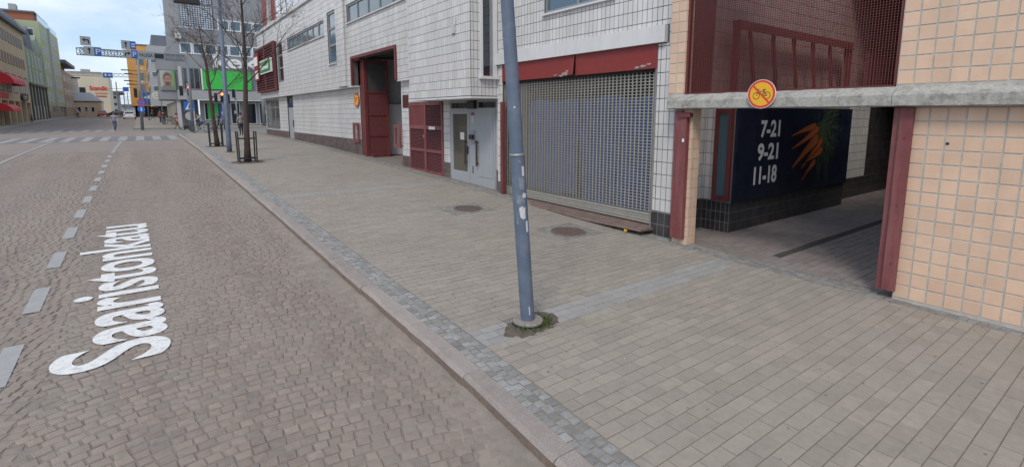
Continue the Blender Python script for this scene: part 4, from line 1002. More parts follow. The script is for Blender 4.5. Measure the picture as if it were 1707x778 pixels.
# green shop sign and red-white signs on the louvres
gsg = thing('green_shop_sign', (8.0, 42.3, 5.7), 'green sign box with white lettering on the red louvres', 'sign')
P('sign_box', 'white', gsg, b=[((7.93, 40.55, 5.72), (8.045, 44.7, 6.72))])
m = MB(); m.box((7.90, 40.7, 5.82), (7.928, 44.55, 6.62)); m.build('sign_face', 'green_sign', gsg)
m = MB(); rr = random.Random(17); u = 44.2
while u > 41.2:
    w_ = rr.uniform(.12, .3); h = rr.uniform(.2, .38); m.prism([(7.896, u, 6.0 + rr.uniform(0, .1)), (7.896, u - w_, 6.0), (7.896, u - w_ * .8, 6.0 + h), (7.896, u + .08, 6.0 + h * .9)], (-.012, 0, 0)); u -= w_ + rr.uniform(.05, .15)
m.build('white_marks', 'white', gsg)
gs2 = thing('red_shop_sign', (8.0, 46, 5.7), 'red and white sign panels at the left end of the louvres', 'sign')
P('red_panel', 'red_bright', gs2, b=[((7.93, 45.4, 5.3), (8.045, 47.15, 7.5))])
P('white_panel', 'white', gs2, b=[((7.90, 45.5, 6.5), (7.928, 47.0, 7.2))]); P('white_panel', 'white', gs2, b=[((7.90, 45.5, 5.45), (7.928, 46.6, 6.1))])

# ------------------------------------------------------------------ the far side of the crossing and the street beyond
for a in (('beige', (.55, .42, .27)), ('pale_green', (.42, .47, .30)), ('green_grey', (.30, .36, .28)), ('cream', (.62, .55, .42)), ('orange_wall', (.72, .37, .11)), ('grey_wall', (.27, .275, .285)), ('grey_light', (.48, .485, .49)), ('grey_mid', (.36, .36, .36)),
          ('brick', (.28, .10, .06)), ('roof_grey', (.16, .175, .20)), ('roof_light', (.38, .42, .47)), ('pilaster', (.12, .09, .075)), ('curtain', (.48, .46, .40)), ('stone_grey', (.34, .32, .29))):
    mat(a[0], a[1], .85, .07, .7, .1, 20, dirt=tuple(c * .7 for c in a[1]), dscale=.35, damt=.35, stretch=(1, 1, .5))
for a in (('green_screen', (.05, .48, .07)), ('awning', (.55, .02, .03)), ('poster_blue', (.05, .15, .55)), ('poster_lime', (.08, .5, .12)), ('skin', (.48, .29, .21)), ('hair', (.035, .025, .02)), ('shirt_grey', (.26, .25, .25)), ('shirt_lilac', (.22, .23, .32)), ('coat_dark', (.04, .045, .045)),
          ('coat_blue', (.06, .11, .28)), ('coat_red', (.35, .08, .09)), ('jeans', (.05, .07, .13)), ('trousers_black', (.018, .018, .022)), ('trousers_olive', (.14, .12, .07)), ('jacket_pale', (.30, .33, .34)), ('car_paint', (.78, .78, .78)), ('car_dark', (.05, .055, .065)), ('rubber', (.02, .02, .02)), ('bike_frame', (.45, .45, .46)), ('beard', (.13, .07, .045)), ('portrait_green', (.13, .3, .07)), ('pole_grey', (.2, .215, .23))):
    mat(a[0], a[1], .6, .08, 5, .05, 30)
mat('lamp_red', (.9, .05, .03), .3, 0, 5, emit=(1, .06, .02), estr=14); mat('lamp_tail', (.6, .03, .02), .3, 0, 5); mat('lamp_off', (.05, .05, .05), .3, 0, 5)

def wins(parent, axis, c, us, zs, wd, ht, fmat='white', gmat='glass', nm=1, out=.04, name='window', fw=.08):
    for z in zs:
        for u in us:
            m = MB()
            def B(mm, a, b, p, q, d):
                if axis == 'x': mm.box((c - d, a, p), (c + .02, b, q))
                elif axis == '+x': mm.box((c - .02, a, p), (c + d, b, q))
                else: mm.box((a, c - d, p), (b, c + .02, q))
            B(m, u - wd / 2, u + wd / 2, z, z + fw, out); B(m, u - wd / 2, u + wd / 2, z + ht - fw, z + ht, out)
            for k in range(nm + 1):
                x = u - wd / 2 + (wd - fw) * k / nm; B(m, x, x + fw, z + fw, z + ht - fw, out)
            f = m.build(name, fmat, parent); m = MB(); B(m, u - wd / 2 + .01, u + wd / 2 - .01, z + .01, z + ht - .01, out * .4); m.build('pane', gmat, f)

# --- grey department store over the side street
kb = thing('grey_store_building', (14, 80, 1.3), 'big grey corner building with white letters and a bright green panel', 'building')
P('main_wall', 'grey_wall', kb, b=[((3.9, 72, 5.5), (34, 110, 12.65))]); P('upper_wall', 'grey_wall', kb, b=[((4.5, 72.8, 12.65), (34, 105, 22))])
P('parapet', 'roof_light', kb, b=[((3.85, 71.95, 12.65), (8.3, 72.8, 12.8))])
P('fascia_band', 'grey_mid', kb, b=[((3.7, 71.6, 4.35), (34, 72.0, 5.5))]); P('shop_wall', 'grey_mid', kb, b=[((6.0, 73.6, 1.0), (34, 74, 4.35)), ((3.9, 76, 1), (6.0, 76.3, 5.5))])
wins(kb, 'y', 72.8, [9.15 + 1.32 * k for k in range(5)], [12.85], 1.28, 1.28, 'white', 'glass_blue', 1, .05, fw=.13)
wins(kb, 'y', 72.0, [4.95 + 1.28 * k for k in range(9)], [9.72], 1.24, 1.3, 'white', 'glass_blue', 1, .05, fw=.13)
gbk = P('glass_block_wall', 'dark_inside', kb, b=[((4.75, 72.72, 12.85), (8.1, 72.82, 17.5))])
m = MB()
for i in range(13):
    for j in range(19): m.box((4.77 + i * .255, 72.68, 12.88 + j * .242), (4.96 + i * .255, 72.719, 13.06 + j * .242))
m.build('glass_blocks', 'glass_sky', gbk, kind='stuff')
P('green_panel', 'green_screen', kb, b=[((6.35, 71.5, 5.62), (11.6, 71.62, 7.85))]); P('panel_edge', 'white', kb, b=[((6.22, 71.5, 5.55), (6.34, 71.66, 8.05))])
P('dark_window', 'glass', kb, b=[((4.4, 71.95, 5.6), (6.1, 71.99, 8.1))]); wins(kb, 'y', 71.95, [5.25], [5.6], 1.7, 2.5, 'pole_grey', 'glass', 3, .05)
m, fin = text_mesh('kekäle', (7.55, 71.6, 8.2), (1, 0, 0), (0, 0, 1), 8.6, 1.65, 'white', 'lettering', kb, .01, bold=.025)
m.v = [(x, y - .1, z) for x, y, z in m.v]; fin()
bbx = P('corner_box', 'grey_wall', kb, b=[((2.0, 72.2, 7.75), (3.9, 80, 9.0)), ((2.0, 72.2, 4.35), (3.9, 80, 5.35)), ((2.1, 72.3, 5.35), (3.9, 80, 7.75))])
P('column', 'grey_light', kb, b=[((3.55, 72.4, 1.1), (3.95, 72.8, 4.35))]); P('column', 'grey_light', kb, b=[((4.9, 72.4, 1.1), (5.3, 72.8, 5.5))]); P('column', 'grey_light', kb, b=[((3.95, 71.9, 5.5), (4.3, 72.3, 8.2))]); P('arcade_wall', 'stone_grey', kb, b=[((3.9, 77, 1), (4.4, 110, 4.35))])
P('street_windows', 'grey_light', kb, b=[((3.2, 80.1, 5.0), (3.9, 109, 8.5))])
P('wall_camera', 'white', kb, b=[((3.95, 71.4, 11.35), (4.55, 71.95, 11.95))])
for (a, b, z0, z1) in ((6.4, 8.7, 1.9, 4.1), (9.3, 10.4, 1.35, 4.1), (10.8, 12.3, 1.35, 4.1), (12.6, 14.0, 1.35, 4.1), (14.4, 15.8, 1.35, 4.1)):
    window(kb, 'y', 73.5, a, b, z0, z1, 2 if b - a > 2 else 1, fmat='white', gmat='glass', fw=.1, nm_name='shop_window')
for (a, b, mt) in ((6.75, 7.35, 'poster_lime'), (7.5, 7.95, 'poster_lime'), (8.05, 8.55, 'poster_blue')): P('window_poster', mt, kb, b=[((a, 73.44, 2.0), (b, 73.47, 3.95))])
for u in (9.85, 13.3): P('door_notice', 'white', kb, b=[((u - .15, 73.44, 2.7), (u + .15, 73.47, 3.1))])
bil = thing('portrait_billboard', (2.9, 72, 5.4), 'billboard with a blurred portrait on the corner of the grey store', 'billboard')
P('board', 'portrait_green', bil, b=[((2.12, 72.08, 5.38), (3.62, 72.19, 7.7))])
pm = bpy.data.materials.new('portrait_print'); pm.use_nodes = True; t_ = pm.node_tree; bs_ = t_.nodes['Principled BSDF']; bs_.inputs['Roughness'].default_value = .5; MT['portrait_print'] = pm
ge = N(t_, 'ShaderNodeNewGeometry'); cur = None
for (cx_, cz_, a_, b_, soft, colr) in ((2.35, 6.6, .9, 3, .5, (.42, .42, .38)), (2.85, 5.45, .72, .62, .2, (.2, .19, .18)), (2.85, 6.75, .42, .72, .3, (.09, .05, .035)), (2.87, 6.55, .36, .58, .35, (.42, .24, .17)), (2.87, 6.18, .3, .24, .6, (.15, .075, .05)), (2.87, 6.72, .26, .07, .8, (.2, .1, .075))):
    mp_ = N(t_, 'ShaderNodeMapping', vector_type='TEXTURE'); mp_.inputs['Location'].default_value = (cx_, 72.0, cz_); mp_.inputs['Scale'].default_value = (a_, 50, b_); t_.links.new(ge.outputs['Position'], mp_.inputs[0])
    ln_ = N(t_, 'ShaderNodeVectorMath', operation='LENGTH'); t_.links.new(mp_.outputs[0], ln_.inputs[0]); mr_ = N(t_, 'ShaderNodeMapRange', interpolation_type='SMOOTHSTEP'); mr_.inputs[1].default_value = 1 + soft; mr_.inputs[2].default_value = 1 - soft; t_.links.new(ln_.outputs['Value'], mr_.inputs[0])
    mi_ = N(t_, 'ShaderNodeMix', data_type='RGBA'); t_.links.new(mr_.outputs[0], mi_.inputs[0]); mi_.inputs[7].default_value = (*colr, 1)
    if cur: t_.links.new(cur, mi_.inputs[6])
    else: mi_.inputs[6].default_value = (.13, .27, .07, 1)
    cur = mi_.outputs[2]
t_.links.new(cur, bs_.inputs['Base Color'])
P('portrait', 'portrait_print', bil, b=[((2.14, 72.06, 5.4), (3.6, 72.079, 7.68))])

# --- orange house and its neighbours on the right of the street
ob = thing('orange_building', (1, 145, 2), 'tall orange building with white letters and a blue banner down the street', 'building')
P('wall', 'orange_wall', ob, b=[((-1.5, 140, 4.5), (3.4, 170, 17.6))]); P('roof', 'roof_grey', ob, b=[((-1.4, 139.9, 17.6), (3.5, 170, 17.9))]); P('arcade', 'dark_inside', ob, b=[((-.9, 142, 1.9), (3.4, 168, 4.5))])
wins(ob, 'y', 140, [.75], [13.5, 10.2, 7.7], 1.3, 1.5, 'pole_grey', 'glass_blue', 2, .06)
for (t_, z) in (('TALL', 12.35), ('ONE', 9.4)):
    m, fin = text_mesh(t_, (.0, 139.95, z), (1, 0, 0), (0, 0, 1), 2.0, .6, 'white', 'lettering', ob, .05, bold=.02); fin()
P('blue_banner', 'sign_blue', ob, b=[((.6, 139.85, 4.9), (1.9, 139.95, 7.5))]); m = MB(); m.prism([(.7, 139.84, 6.3), (1.9, 139.84, 6.9), (1.9, 139.84, 6.0)], (0, -.02, 0)); m.build('banner_mark', 'white', ob)
m = MB(); m.box((-.98, 142, 1.9), (-.6, 142.4, 4.5)); m.build('column', 'grey_mid', ob)
mg = thing('pale_grey_building', (4, 120, 2), 'pale grey block between the orange building and the grey store', 'building')
P('wall', 'grey_light', mg, b=[((1.95, 118, 4.2), (6, 139, 15.4))]); P('rooftop', 'roof_grey', mg, b=[((2.8, 120, 15.4), (8, 139, 17.6))]); P('lower_wall', 'dark_inside', mg, b=[((3, 118.5, 1.5), (6, 138, 4.2))])
wins(mg, 'y', 118, [2.9], [12.2, 9.6, 7.0], 1.2, 1.0, 'white', 'glass_blue', 1, .06); wins(mg, 'x', 1.95, [120 + 3.2 * k for k in range(6)], [12.0, 9.4, 6.8], 1.6, 1.3, 'pole_grey', 'glass', 1, .06)
sg = thing('round_emblem_sign', (2.3, 100, 5), 'white round emblem sign standing out from the grey facades', 'sign')
m = MB(); m.cyl((2.25, 99.9, 5.65), (0, 1, 0), .55, .12, 24); m.build('disc', 'sign_white', sg); m = MB(); n = 24
m.add([(2.25 + r_ * math.cos(2 * math.pi * q / n), 99.88, 5.65 + r_ * math.sin(2 * math.pi * q / n)) for r_ in (.3, .2) for q in range(n)], [(q, n + q, n + (q + 1) % n, (q + 1) % n) for q in range(n)]); m.build('emblem', 'pale_green', sg); P('arm', 'pole_grey', sg, b=[((2.8, 99.93, 5.6), (3.9, 99.99, 5.7))])

# --- left side of the street
lb = thing('beige_building', (-14, 82, 1.3), 'four-storey beige building with red awnings on the far left', 'building')
P('wall', 'beige', lb, b=[((-30, 58, 4.3), (-13, 103.3, 14.2))]); P('roof', 'roof_grey', lb, b=[((-30.2, 57.6, 14.2), (-12.5, 103.6, 14.6))])
P('shop_front', 'glass_shop', lb, b=[((-29, 58.2, 1.2), (-13.4, 103.1, 4.3))])
for k in range(12): P('pier', 'beige', lb, b=[((-13.5, 59 + k * 3.95, 1.2), (-13, 59.7 + k * 3.95, 4.3))])
ul = [62 + .98 * 2 * k + d for k in range(21) for d in (0,)]
wins(lb, '+x', -13, [66 + 1.75 * k for k in range(21)], [11.75, 8.95], .95, 1.35, 'pilaster', 'window_dark', 1, .03, fw=.07)
wins(lb, '+x', -13, [68 + 4.1 * k for k in range(9)], [5.35], 2.6, 2.4, 'pilaster', 'curtain', 2, .03, fw=.1)
def awning(y0, y1, z0, z1, lab):
    m = MB(); n = 8; vs = []
    for k in range(n + 1):
        a = math.pi / 2 * k / n; x = -12.98 + 1.3 * math.sin(a); z = z0 + (z1 - z0) * math.cos(a); vs += [(x, y0, z), (x, y1, z)]
    m.add(vs, [(2 * k, 2 * k + 2, 2 * k + 3, 2 * k + 1) for k in range(n)]); b = [(-12.98, y0, z0), (-12.98, y1, z0)]
    m.add([(-12.98, y0, z0)] + [vs[2 * k] for k in range(n + 1)], [tuple(range(n + 2))]); m.add([(-12.98, y1, z0)] + [vs[2 * k + 1] for k in range(n + 1)], [tuple(range(n + 2))[::-1]])
    tag(m.build('awning', 'awning', None), lab, 'awning', None)
awning(83, 90.5, 6.2, 7.5, 'large red awning over the first-floor window of the beige building'); awning(80, 85.5, 3.0, 3.9, 'small red awning over the shop front at the left edge')
sgn = thing('oval_sign', (-12.5, 97, 4.4), 'black oval sign on the beige building', 'sign')
m = MB(); n = 28; m.prism([(-12.9, 97.2 + 2.3 * math.cos(2 * math.pi * k / n), 4.95 + .55 * math.sin(2 * math.pi * k / n)) for k in range(n)], (.15, 0, 0)); m.build('plate', 'black', sgn)
P('lettering_bar', 'sign_grey', sgn, b=[((-12.75, 96.2, 4.98), (-12.73, 98.2, 5.12)), ((-12.75, 96.4, 4.72), (-12.73, 98.0, 4.86))])
P('red_fascia_sign', 'awning', lb, b=[((-12.99, 82, 4.55), (-12.9, 87, 5.2))])
gb = thing('old_green_building', (-14, 112, 1.6), 'narrow grey-green old building with dark pilasters and gables', 'building')
P('wall', 'green_grey', gb, b=[((-30, 103.6, 1.2), (-13.1, 121, 12.6))])
m = MB(); m.prism([(-13.1, 103.6, 12.6), (-13.1, 121.1, 12.6), (-16.2, 121.1, 18.8), (-16.2, 104.5, 18.8)], (-9, 0, .01)); m.prism([(-13.05, 106, 12.6), (-13.05, 111, 12.6), (-13.05, 110.3, 15), (-13.05, 108.5, 16), (-13.05, 106.7, 15)], (-3, 0, 0)); m.prism([(-13.05, 114, 12.6), (-13.05, 118.5, 12.6), (-13.05, 117.9, 14.6), (-13.05, 116.2, 15.6), (-13.05, 114.6, 14.6)], (-3, 0, 0), 1)
m.build('mansard_roof', ['roof_grey', 'green_grey'], gb)
for u in (104.1, 107, 110, 113, 116.4, 119.8): P('pilaster', 'pilaster', gb, b=[((-13.1, u, 1.3), (-12.92, u + .7, 7.0))])
for u in (105.3, 108.5, 111.5, 114.7, 118.2): P('bay_column', 'pale_green', gb, b=[((-13.1, u - .2, 7.2), (-12.98, u + .2, 12.6))])
wins(gb, '+x', -13.1, [106.2, 109.8, 113.2, 117.0], [2.0, 7.6, 10.0], 1.5, 1.9, 'white', 'glass', 2, .06)
P('cornice', 'pilaster', gb, b=[((-13.1, 103.6, 7.0), (-12.8, 121, 7.3))])
gt = thing('light_green_tower', (-14, 133, 1.8), 'tall light green block with brick penthouse on the left of the street', 'building')
P('wall', 'pale_green', gt, b=[((-28, 121.2, 4.2), (-13, 146, 18.6))]); P('shop_front', 'glass_blue', gt, b=[((-27, 121.4, 1.5), (-13.2, 145.8, 4.2))]); P('penthouse', 'brick', gt, b=[((-19, 130, 18.6), (-14.6, 146, 21.2))]); P('penthouse_roof', 'roof_grey', gt, b=[((-19.3, 129.7, 21.2), (-14.3, 146.3, 21.45))])
P('glass_balustrade', 'glass_sky', gt, b=[((-13.15, 121.3, 18.6), (-13.08, 145.9, 19.7))]); P('chimney', 'grey_mid', gt, b=[((-18, 132, 21.45), (-17, 134, 22.8))])
wins(gt, '+x', -13, [124, 127.5, 136.5, 140, 143.5], [5.0, 7.7, 10.4, 13.1, 15.8], 1.7, 1.5, 'white', 'glass_blue', 2, .06)
P('corner_strip', 'grey_light', gt, b=[((-13.02, 131, 4.2), (-12.7, 132.5, 18.7))]); wins(gt, 'y', 121.2, [-14.5, -17.5], [15.8], 1.5, 1.5, 'white', 'glass', 1, .06)
gl = thing('grey_house', (-14, 160, 2), 'low grey building with dark roof canopy left of the hotel', 'building')
P('wall', 'stone_grey', gl, b=[((-30, 146.4, 1.8), (-13, 180, 12.2))]); P('roof_canopy', 'roof_grey', gl, b=[((-28, 146.5, 13.6), (-12.2, 166, 14.3)), ((-26, 148, 12.2), (-14, 164, 13.6))]); wins(gl, '+x', -13, [150, 156, 162, 168, 174], [4.2, 7.0, 9.8], 3.6, 1.3, 'white', 'glass_blue', 3, .06)
wins(gl, 'y', 146.4, [-14.6], [9.6, 6.8], 2, 1.2, 'white', 'glass', 2, .06)
ht = thing('cream_hotel', (-10, 200, 2), 'large cream block with red lettering at the end of the street', 'building')
P('wall', 'cream', ht, b=[((-22, 190, 2), (-6.9, 215, 13.9))]); P('attic', 'stone_grey', ht, b=[((-20, 191, 13.9), (-8.3, 214, 14.8)), ((-13, 193, 14.8), (-11, 196, 15.6))])
m, fin = text_mesh('Scandic', (-11.3, 189.9, 9.55), (1, 0, 0), (0, 0, 1), 4.1, 1.25, 'sign_red', 'lettering', ht, .05, bold=.03); fin()
P('sub_lettering', 'orange_wall', ht, b=[((-10.2, 189.85, 8.65), (-7.4, 189.95, 8.95))]); P('sub_lettering', 'sign_red', ht, b=[((-10.2, 189.85, 7.75), (-7.6, 189.95, 8.0))]); wins(ht, 'y', 190, [-12.9], [7.2], 1.4, 3.1, 'roof_grey', 'glass', 1, .06); wins(ht, 'x', -6.9, [], [], 1, 1)
hs_ = thing('old_town_house', (-10, 165, 2.1), 'small pale old house with grey metal hip roof before the hotel', 'house')
P('wall', 'cream', hs_, b=[((-13, 165, 1.9), (-8.0, 178, 5.9))])
m = MB(); m.add([(-13.3, 164.7, 5.9), (-7.7, 164.7, 5.9), (-7.7, 178.3, 5.9), (-13.3, 178.3, 5.9), (-13.0, 168, 8.1), (-9.9, 168, 8.1), (-9.9, 175, 8.1), (-13.0, 175, 8.1)], [(3, 2, 1, 0), (0, 1, 5, 4), (1, 2, 6, 5), (2, 3, 7, 6), (3, 0, 4, 7), (4, 5, 6, 7)]); m.build('hip_roof', 'roof_light', hs_)
wins(hs_, 'y', 165, [-12.2, -10.9, -9.6], [3.2], .7, 1.3, 'white', 'glass', 1, .06); P('eaves', 'pilaster', hs_, b=[((-13.1, 164.85, 5.7), (-7.9, 165, 5.9))])
fb = thing('distant_dark_block', (-4, 260, 2.2), 'small dark building far off in the gap of the street', 'building')
P('wall', 'grey_wall', fb, b=[((-8.6, 250, 2), (-6.6, 280, 11))]); P('roof', 'roof_grey', fb, b=[((-8.8, 249, 11), (-5.0, 281, 11.6))]); wins(fb, 'x', -8.6, [], [], 1, 1); wins(fb, 'y', 250, [-7.6], [3.5, 6, 8.5], 1.2, 1.2, 'grey_light', 'glass', 1, .06)
fw_ = thing('distant_wooded_end', (-3, 330, 2.3), 'dark line of far houses closing the street', 'building'); P('wall', 'grey_mid', fw_, b=[((-8, 330, 2), (1, 345, 7))]); P('roof', 'roof_grey', fw_, b=[((-8.3, 329, 7), (1.3, 346, 7.8))]); wins(fw_, 'y', 330, [-6, -3.5, -1], [3.4], 1.2, 1.4, 'white', 'glass', 1, .06)

# ------------------------------------------------------------------ gantries, traffic lights, posts
def arrow(m, o, U, V, pts, w_, head):
    o = Vector(o); U = Vector(U); V = Vector(V); nrm = U.cross(V)
    q = [o + U * a + V * b for a, b in pts]
    for a, b in zip(q[:-1], q[1:]): m.bar(a, b, w_, .01, up=nrm)
    d = (q[-1] - q[-2]).normalized(); s_ = d.cross(nrm).normalized(); e = q[-1]; m.prism([e - s_ * head, e + s_ * head, e + d * head * 1.3], nrm * .012)
gy = thing('sign_gantry', (3.9, 58, gs(58)), 'long lattice sign gantry reaching over the street before the crossing', 'gantry')
A = Vector((4.0, 58, 7.65)); Bv = Vector((-3.4, 52, 7.2)); Ud = (A - Bv).normalized(); Vd = Vector((0, 0, 1)); Nn = Ud.cross(Vd)      # Nn faces us
m = MB(); m.tube([(4.0, 58, .9), (4.0, 58, 8.6)], [.14, .11], 14); m.build('mast', 'pole_grey', gy, True)
m = MB(); hh = .52; L_ = (A - Bv).length
for z in (0, hh):
    for d in (0, .35): m.bar(A + Vd * z - Nn * d, Bv + Vd * z - Nn * d, .06)
for k in range(19):
    a = Bv + Ud * (L_ * k / 18)
    for d in (0, .35): m.bar(a - Nn * d, a - Nn * d + Vd * hh, .035)
    if k < 18:
        b = Bv + Ud * (L_ * (k + 1) / 18)
        for d in (0, .35): m.bar(a - Nn * d, b - Nn * d + Vd * hh, .03); m.bar(a - Nn * d + Vd * hh, b - Nn * d, .03)
m.build('lattice_arm', 'pole_grey', gy)
def gpanel(s0, s1, z0, z1, mt, name, arrowpts=None, txt=None, tm='black', size=.3):
    o = Bv + Ud * s0 + Vd * z0 + Nn * .06; m = MB(); m.prism([o, o + Ud * (s1 - s0), o + Ud * (s1 - s0) + Vd * (z1 - z0), o + Vd * (z1 - z0)], Nn * .04); p = m.build(name, mt, gy)
    if arrowpts: m = MB(); arrow(m, o + Nn * .045, Ud, Vd, arrowpts, .09, .14); m.build('arrow', 'black', p)
    if txt: m, fin = text_mesh(txt, o + Nn * .045 + Ud * .08 + Vd * (z1 - z0 - size) / 2, Ud, Vd, s1 - s0 - .16, size, tm, 'lettering', p, .004, bold=.01); fin()
gpanel(.25, 1.0, -.02, .66, 'sign_grey', 'sign_panel', [(.38, .12), (.38, .42)]); gpanel(1.02, 1.55, -.04, .64, 'sign_blue', 'sign_panel', None, 'P', 'white', .42)
gpanel(.05, .82, .72, 1.4, 'sign_grey', 'sign_panel', [(.6, .15), (.6, .42), (.32, .42)])
gpanel(3.25, 3.98, .68, 1.38, 'sign_grey', 'sign_panel', [(.36, .12), (.36, .44)]); gpanel(4.0, 4.5, .68, 1.36, 'sign_blue', 'sign_panel', None, '=', 'white', .3)
gpanel(3.3, 4.03, -.04, .62, 'sign_grey', 'sign_panel', [(.2, .12), (.2, .38), (.46, .38)]); gpanel(4.05, 4.55, -.04, .62, 'sign_blue', 'sign_panel', None, 'P', 'white', .42); gpanel(4.57, 6.05, -.06, .62, 'sign_grey', 'sign_panel', None, 'VALKEA', 'black', .3); gpanel(6.07, 7.1, -.04, .6, 'sign_grey', 'display_frame'); 
o = Bv + Ud * 6.13 + Vd * .06 + Nn * .102; m = MB(); m.prism([o, o + Ud * .9, o + Ud * .9 + Vd * .42, o + Vd * .42], Nn * .01); m.build('display', 'black', gy)
g2 = thing('far_gantry', (1, 100, 1.5), 'second lattice gantry farther down the street with blue signs', 'gantry')
m = MB()
for z in (8.35, 8.85): m.bar((-8, 100, z), (1.0, 100, z), .07)
for k in range(16): m.bar((-8 + k * .6, 100, 8.35), (-7.4 + k * .6, 100, 8.85), .04); m.bar((-8 + k * .6, 100, 8.85), (-7.4 + k * .6, 100, 8.35), .04) if k < 15 else None
m.build('lattice_arm', 'pole_grey', g2); m = MB(); m.tube([(1.0, 100, 1.4), (1.0, 100, 9)], .08, 10); m.build('mast', 'pole_grey', g2, True)
P('blue_sign', 'sign_blue', g2, b=[((-4.15, 99.85, 8.15), (-3.0, 99.92, 8.95))]); P('sign_mark', 'white', g2, b=[((-3.95, 99.83, 8.4), (-3.75, 99.85, 8.75)), ((-3.55, 99.83, 8.5), (-3.15, 99.85, 8.65))]); P('hanging_lamp', 'black', g2, b=[((-7.9, 99.8, 7.9), (-6.9, 100.1, 8.1))])
g3 = thing('blue_overhead_sign', (-1.5, 104, 6), 'small blue sign hanging over the street beyond the gantries', 'sign'); P('panel', 'sign_blue', g3, b=[((-1.95, 104, 6.3), (-1.25, 104.06, 7.0))]); P('hanger', 'pole_grey', g3, b=[((-1.9, 104.08, 6.9), (3, 104.14, 6.98)), ((2.9, 104.0, 1.6), (3.02, 104.12, 7.0))])

def lamp_head(parent, x, y, z, lit=None, back=True):
    m = MB(); m.bbox((x - .15, y - .12, z), (x + .15, y + .12, z + .95), .04)
    h = m.build('signal_head', 'black', parent)
    for k, nm in enumerate(('green_lens', 'amber_lens', 'red_lens')):
        zz = z + .17 + k * .305; m = MB(); m.cyl((x, y - .125, zz), (0, -1, 0), .125, .012, 14); m.build(nm, 'lamp_red' if lit == k else 'lamp_off', h)
        m = MB(); n = 9; vs = []
        for q in range(n):
            a = math.pi * (q / (n - 1)) * 1.2 - .3; vs += [(x + .125 * math.cos(a), y - .125, zz + .125 * math.sin(a)), (x + .125 * math.cos(a), y - .30, zz + .125 * math.sin(a) - .01)]
        m.add(vs, [(2 * q, 2 * q + 1, 2 * q + 3, 2 * q + 2) for q in range(n - 1)]); m.build('visor', 'black', h)
t1 = thing('traffic_light', (3.84, 58.9, gs(58.9)), 'traffic light showing red above a blue pedestrian crossing sign', 'traffic light')
m = MB(); m.tube([(3.84, 58.9, 1.0), (3.92, 58.9, 5.6)], [.13, .12], 14); m.build('post', 'pole_grey', t1, True)
lamp_head(t1, 3.98, 58.7, 4.45, 2); lamp_head(t1, 3.35, 58.9, 4.4, None); P('bracket', 'black', t1, b=[((3.35, 58.88, 4.8), (3.9, 58.93, 4.86))])
cs = MB(); cs.box((3.44, 58.68, 2.95), (4.34, 58.72, 3.85)); cs = cs.build('crossing_sign', 'sign_blue', t1)
m = MB(); m.prism([(3.53, 58.675, 3.08), (4.25, 58.675, 3.08), (3.89, 58.675, 3.74)], (0, -.006, 0)); m.build('white_triangle', 'white', cs)
m = MB(); m.cyl((3.9, 58.664, 3.52), (0, -1, 0), .05, .005, 10)
for a, b in (((3.9, 3.46), (3.88, 3.3)), ((3.88, 3.3), (3.78, 3.12)), ((3.88, 3.3), (3.99, 3.12)), ((3.9, 3.44), (3.78, 3.34)), ((3.9, 3.44), (4.0, 3.36))): m.bar((a[0], 58.662, a[1]), (b[0], 58.662, b[1]), .05, .006, up=(0, 1, 0))
m.build('walker_pictogram', 'black', cs)
m = MB(); m.cyl((3.9, 58.72, 2.45), (0, 1, 0), .42, .03, 20); m.build('round_sign_back', 'sign_grey', t1)
t2 = thing('traffic_light', (7.15, 62, gs(62)), 'traffic light pair with a red lamp behind the blue lamp post', 'traffic light')
m = MB(); m.tube([(7.15, 62, 1), (7.15, 62, 5.0)], .09, 10); m.build('post', 'pole_grey', t2, True); lamp_head(t2, 7.1, 61.8, 3.95, 2); lamp_head(t2, 6.55, 62, 3.9); lamp_head(t2, 7.7, 62, 3.8)
t3 = thing('traffic_light', (9.0, 66, gs(66)), 'slim post with a dark signal head before the shop doors', 'traffic light')
m = MB(); m.tube([(9.05, 66, 1), (8.9, 66, 5.4)], .09, 10); m.build('post', 'pole_grey', t3, True); lamp_head(t3, 8.75, 65.9, 4.5)
t4 = thing('dark_post', (12.5, 70, 1.1), 'thick dark post in front of the grey store doors', 'post'); m = MB(); m.tube([(12.45, 70, 1), (12.6, 70, 7)], .2, 12); m.build('shaft', 'pole_grey', t4, True); m = MB(); m.tube([(12.45, 70, 1), (12.45, 70, 1.25)], .27, 12); m.build('foot', 'black', t4)
t5 = thing('sign_post', (0, 65, gs(65)), 'tall street light post with round blue traffic signs on the far corner', 'sign post')
m = MB(); m.tube([(0, 65, 1.0), (.22, 65, 8.2)], [.15, .1], 12); m.build('post', 'pole_grey', t5, True)
for (z, ln) in ((7.0, -1.15), (6.65, -.9), (5.95, -1.0), (5.6, -.8)): m = MB(); m.bar((.15, 65, z), (ln, 65, z + .05), .07, .06); m.bbox((ln - .1, 64.9, z + .0), (ln + .55, 65.1, z + .1), .02); m.build('lamp_arm', 'black', t5)
for (z, ring, nm) in ((3.83, True, 'no_stopping_sign'), (3.15, False, 'footpath_sign')):
    m = MB(); m.cyl((.08, 64.84, z), (0, -1, 0), .33, .03, 24); d = m.build(nm, 'sign_blue', t5); m = MB(); n = 24
    if ring: m.add([(.08 + r_ * math.cos(2 * math.pi * q / n), 64.805, z + r_ * math.sin(2 * math.pi * q / n)) for r_ in (.33, .26) for q in range(n)], [(q, (q + 1) % n, n + (q + 1) % n, n + q) for q in range(n)]); m.bar((-.12, 64.803, z + .2), (.28, 64.803, z - .2), .07, .004, up=(0, 1, 0)); m.build('red_ring', 'sign_red', d)
    else: m.cyl((.08, 64.805, z + .14), (0, -1, 0), .045, .004, 10); m.bar((.08, 64.803, z + .1), (.08, 64.803, z - .2), .1, .004, up=(0, 1, 0)); m.build('pictogram', 'white', d)
lamp_head(t5, -.25, 64.9, 4.3)
